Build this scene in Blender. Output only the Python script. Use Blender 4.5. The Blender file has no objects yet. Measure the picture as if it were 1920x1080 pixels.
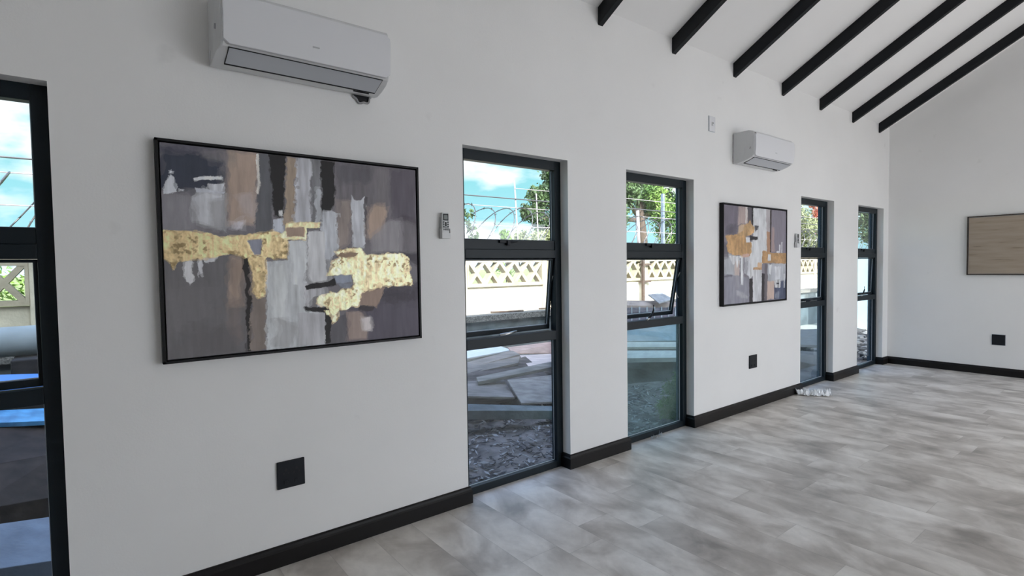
import bpy, bmesh, math, random
import numpy as np
from mathutils import Vector, Matrix
random.seed(7)
S = bpy.context.scene
COL = S.collection

# ---------------------------------------------------------------- camera
F = Vector((0.61401431, 0.78836366, -0.03832974))
Rt = Vector((0.78851656, -0.6148412, -0.01455817))
U = Vector((0.03504384, 0.02128471, 0.99915909))
cam = bpy.data.cameras.new('camera')
cam.sensor_width = 36.0
cam.lens = 1008.8 / 1920 * 36.0
cam.clip_start = 0.05
cam.clip_end = 2000
co = bpy.data.objects.new('camera', cam)
COL.objects.link(co)
co.matrix_world = Matrix(((Rt.x, U.x, -F.x, 0), (Rt.y, U.y, -F.y, -2.6659), (Rt.z, U.z, -F.z, 1.4), (0, 0, 0, 1)))
S.camera = co

# ---------------------------------------------------------------- exposure
S.view_settings.view_transform = 'Standard'
S.view_settings.look = 'None'
S.view_settings.gamma = 1
S.view_settings.use_curve_mapping = False
S.view_settings.exposure = 0.8
S.cycles.use_denoising = True
S.cycles.max_bounces = 14
S.cycles.diffuse_bounces = 9
S.cycles.glossy_bounces = 4
S.cycles.transparent_max_bounces = 24
S.cycles.transmission_bounces = 6
S.cycles.sample_clamp_indirect = 6
S.cycles.caustics_reflective = False
S.cycles.caustics_refractive = False

# ---------------------------------------------------------------- sky: blue with drifting cloud, a bright bank towards the sun
W = bpy.data.worlds.new('sky'); S.world = W; W.use_nodes = True
nt = W.node_tree; nt.nodes.clear()
def N(t, **k):
    n = nt.nodes.new(t)
    for a, b in k.items():
        setattr(n, a, b)
    return n
def L(a, b): nt.links.new(a, b)
tc = N('ShaderNodeTexCoord')
mp = N('ShaderNodeMapping'); mp.inputs['Scale'].default_value = (1, 1, 2.3); mp.inputs['Location'].default_value = (-0.31, -2.53, 0.44)
L(tc.outputs['Generated'], mp.inputs['Vector'])
nz = N('ShaderNodeTexNoise'); nz.inputs['Scale'].default_value = 3.4; nz.inputs['Detail'].default_value = 7; nz.inputs['Roughness'].default_value = .52
L(mp.outputs['Vector'], nz.inputs['Vector'])
cr = N('ShaderNodeValToRGB'); cr.color_ramp.elements[0].position = .47; cr.color_ramp.elements[1].position = .56
L(nz.outputs['Fac'], cr.inputs['Fac'])
sep = N('ShaderNodeSeparateXYZ'); L(tc.outputs['Generated'], sep.inputs[0])
hz = N('ShaderNodeValToRGB')
hz.color_ramp.elements[0].position = 0.0; hz.color_ramp.elements[0].color = (.46, .78, .90, 1)
hz.color_ramp.elements[1].position = .55; hz.color_ramp.elements[1].color = (.62, .86, 1.45, 1)
e = hz.color_ramp.elements.new(.17); e.color = (.26, .63, .69, 1)
e = hz.color_ramp.elements.new(.26); e.color = (.06, .46, .64, 1)
e = hz.color_ramp.elements.new(.38); e.color = (.20, .52, .85, 1)
L(sep.outputs['Z'], hz.inputs['Fac'])
mx = N('ShaderNodeMix', data_type='RGBA')
fade = N('ShaderNodeMapRange'); fade.inputs['From Min'].default_value = .3; fade.inputs['From Max'].default_value = .55; fade.inputs['To Min'].default_value = 1; fade.inputs['To Max'].default_value = .25
L(sep.outputs['Z'], fade.inputs['Value'])
cm = N('ShaderNodeMath', operation='MULTIPLY'); L(cr.outputs['Color'], cm.inputs[0]); L(fade.outputs[0], cm.inputs[1])
L(cm.outputs[0], mx.inputs['Factor']); L(hz.outputs['Color'], mx.inputs[6]); mx.inputs[7].default_value = (1.0, 1.03, 1.06, 1)
# brighter, whiter sky on the sun's side (negative Y)
ng = N('ShaderNodeMath', operation='MULTIPLY'); ng.inputs[1].default_value = -1; L(sep.outputs['Y'], ng.inputs[0])
sm = N('ShaderNodeMapRange', interpolation_type='SMOOTHSTEP')
sm.inputs['From Min'].default_value = .05; sm.inputs['From Max'].default_value = .9; sm.inputs['To Min'].default_value = 0; sm.inputs['To Max'].default_value = 1
L(ng.outputs[0], sm.inputs['Value'])
mx2 = N('ShaderNodeMix', data_type='RGBA')
L(sm.outputs[0], mx2.inputs['Factor']); L(mx.outputs[2], mx2.inputs[6]); mx2.inputs[7].default_value = (3.7, 3.95, 4.3, 1)
bg = N('ShaderNodeBackground'); bg.inputs['Strength'].default_value = 0.8
L(mx2.outputs[2], bg.inputs['Color'])
ow = N('ShaderNodeOutputWorld'); L(bg.outputs[0], ow.inputs[0])

# ---------------------------------------------------------------- sun, high over the roof behind the camera
sl = bpy.data.lights.new('sun', 'SUN'); sl.energy = 6.5; sl.angle = math.radians(.6); sl.color = (1, .975, .94)
so = bpy.data.objects.new('sun', sl); COL.objects.link(so); so.location = (-6, -12, 14)
so.rotation_euler = Vector((-.45, -.9, .70)).to_track_quat('Z', 'Y').to_euler()

# ---------------------------------------------------------------- helpers
def mat(name):
    m = bpy.data.materials.new(name); m.use_nodes = True
    n = m.node_tree; b = n.nodes['Principled BSDF']
    return m, n, b
def lin(c):
    return tuple((x / 255 / 12.92) if x / 255 <= .04045 else ((x / 255 + .055) / 1.055) ** 2.4 for x in c)
def pm(name, c, rough=.5, metal=0, var=0, vscale=8, bump=0, bscale=60, spec=None, stretch=None, coat=0):
    m, n, b = mat(name)
    b.inputs['Base Color'].default_value = (*c, 1); b.inputs['Roughness'].default_value = rough; b.inputs['Metallic'].default_value = metal
    if spec is not None: b.inputs['Specular IOR Level'].default_value = spec
    if coat: b.inputs['Coat Weight'].default_value = coat; b.inputs['Coat Roughness'].default_value = .05
    t = n.nodes.new('ShaderNodeTexCoord'); p = n.nodes.new('ShaderNodeMapping'); n.links.new(t.outputs['Object'], p.inputs[0])
    if stretch: p.inputs['Scale'].default_value = stretch
    if var:
        z = n.nodes.new('ShaderNodeTexNoise'); z.inputs['Scale'].default_value = vscale; z.inputs['Detail'].default_value = 6
        n.links.new(p.outputs[0], z.inputs['Vector'])
        r = n.nodes.new('ShaderNodeValToRGB'); r.color_ramp.elements[0].position = .3; r.color_ramp.elements[1].position = .7
        r.color_ramp.elements[0].color = (*[max(0, x * (1 - var)) for x in c], 1); r.color_ramp.elements[1].color = (*[min(1, x * (1 + var)) for x in c], 1)
        n.links.new(z.outputs['Fac'], r.inputs['Fac']); n.links.new(r.outputs['Color'], b.inputs['Base Color'])
    if bump:
        z2 = n.nodes.new('ShaderNodeTexNoise'); z2.inputs['Scale'].default_value = bscale; z2.inputs['Detail'].default_value = 5
        n.links.new(p.outputs[0], z2.inputs['Vector'])
        bu = n.nodes.new('ShaderNodeBump'); bu.inputs['Strength'].default_value = bump; bu.inputs['Distance'].default_value = .01
        n.links.new(z2.outputs['Fac'], bu.inputs['Height']); n.links.new(bu.outputs[0], b.inputs['Normal'])
    return m

class MB:
    def __init__(s): s.v = []; s.f = []; s.m = []
    def quad(s, pts, mi=0):
        i = len(s.v); s.v += [tuple(p) for p in pts]; s.f.append(tuple(range(i, i + len(pts)))); s.m.append(mi)
    def box(s, a, b, mi=0):
        x0, y0, z0 = [min(a[k], b[k]) for k in range(3)]; x1, y1, z1 = [max(a[k], b[k]) for k in range(3)]
        i = len(s.v)
        s.v += [(x0, y0, z0), (x1, y0, z0), (x1, y1, z0), (x0, y1, z0), (x0, y0, z1), (x1, y0, z1), (x1, y1, z1), (x0, y1, z1)]
        for f in ((0, 3, 2, 1), (4, 5, 6, 7), (0, 1, 5, 4), (1, 2, 6, 5), (2, 3, 7, 6), (3, 0, 4, 7)):
            s.f.append(tuple(i + k for k in f)); s.m.append(mi)
        return s
    def prism(s, poly, off, mi=0):
        # poly: 3D points, off: extrusion vector
        i = len(s.v); n = len(poly); o = Vector(off)
        s.v += [tuple(p) for p in poly] + [tuple(Vector(p) + o) for p in poly]
        s.f.append(tuple(i + k for k in range(n))[::-1]); s.m.append(mi)
        s.f.append(tuple(i + n + k for k in range(n))); s.m.append(mi)
        for k in range(n):
            k2 = (k + 1) % n; s.f.append((i + k, i + k2, i + n + k2, i + n + k)); s.m.append(mi)
        return s
    def tube(s, pts, r, seg=8, mi=0, cap=True):
        pts = [Vector(p) for p in pts]; rs = r if isinstance(r, (list, tuple)) else [r] * len(pts)
        rings = []
        up = Vector((0, 0, 1))
        for k, p in enumerate(pts):
            d = (pts[min(k + 1, len(pts) - 1)] - pts[max(k - 1, 0)]).normalized()
            a = d.cross(up)
            if a.length < .05: a = d.cross(Vector((1, 0, 0)))
            a.normalize(); b = d.cross(a).normalized()
            i = len(s.v)
            for q in range(seg):
                t = 2 * math.pi * q / seg
                s.v.append(tuple(p + (a * math.cos(t) + b * math.sin(t)) * rs[k]))
            rings.append(i)
        for k in range(len(rings) - 1):
            for q in range(seg):
                q2 = (q + 1) % seg
                s.f.append((rings[k] + q, rings[k] + q2, rings[k + 1] + q2, rings[k + 1] + q)); s.m.append(mi)
        if cap:
            s.f.append(tuple(rings[0] + q for q in range(seg))[::-1]); s.m.append(mi)
            s.f.append(tuple(rings[-1] + q for q in range(seg))); s.m.append(mi)
        return s
    def build(s, name, mats, parent=None, loc=None, bevel=0, smooth=False, segs=2):
        me = bpy.data.meshes.new(name)
        o = Vector(loc) if loc is not None else Vector((0, 0, 0))
        me.from_pydata([tuple(Vector(v) - o) for v in s.v], [], s.f)
        for m in (mats if isinstance(mats, (list, tuple)) else [mats]): me.materials.append(m)
        for p, mi in zip(me.polygons, s.m): p.material_index = mi; p.use_smooth = smooth
        me.validate()
        bm = bmesh.new(); bm.from_mesh(me); bmesh.ops.recalc_face_normals(bm, faces=bm.faces); bm.to_mesh(me); bm.free()
        ob = bpy.data.objects.new(name, me); COL.objects.link(ob)
        ob.location = o
        if parent is not None:
            ob.parent = parent
            ob.location = o - world_loc(parent)
        if bevel:
            b = ob.modifiers.new('bevel', 'BEVEL'); b.width = bevel; b.segments = segs; b.limit_method = 'ANGLE'; b.angle_limit = math.radians(35)
        return ob
def world_loc(o):
    p = Vector(o.location)
    while o.parent: o = o.parent; p += Vector(o.location)
    return p
def tag(o, label=None, cat=None, group=None, kind=None):
    if label: o['label'] = label
    if cat: o['category'] = cat
    if group: o['group'] = group
    if kind: o['kind'] = kind
    return o
def empty(name, loc, label=None, cat=None, group=None, kind=None):
    o = bpy.data.objects.new(name, None); COL.objects.link(o); o.location = loc; o.empty_display_size = .1
    return tag(o, label, cat, group, kind)
def center(mb):
    a = np.array(mb.v); return Vector(((a[:, 0].min() + a[:, 0].max()) / 2, (a[:, 1].min() + a[:, 1].max()) / 2, a[:, 2].min()))

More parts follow.
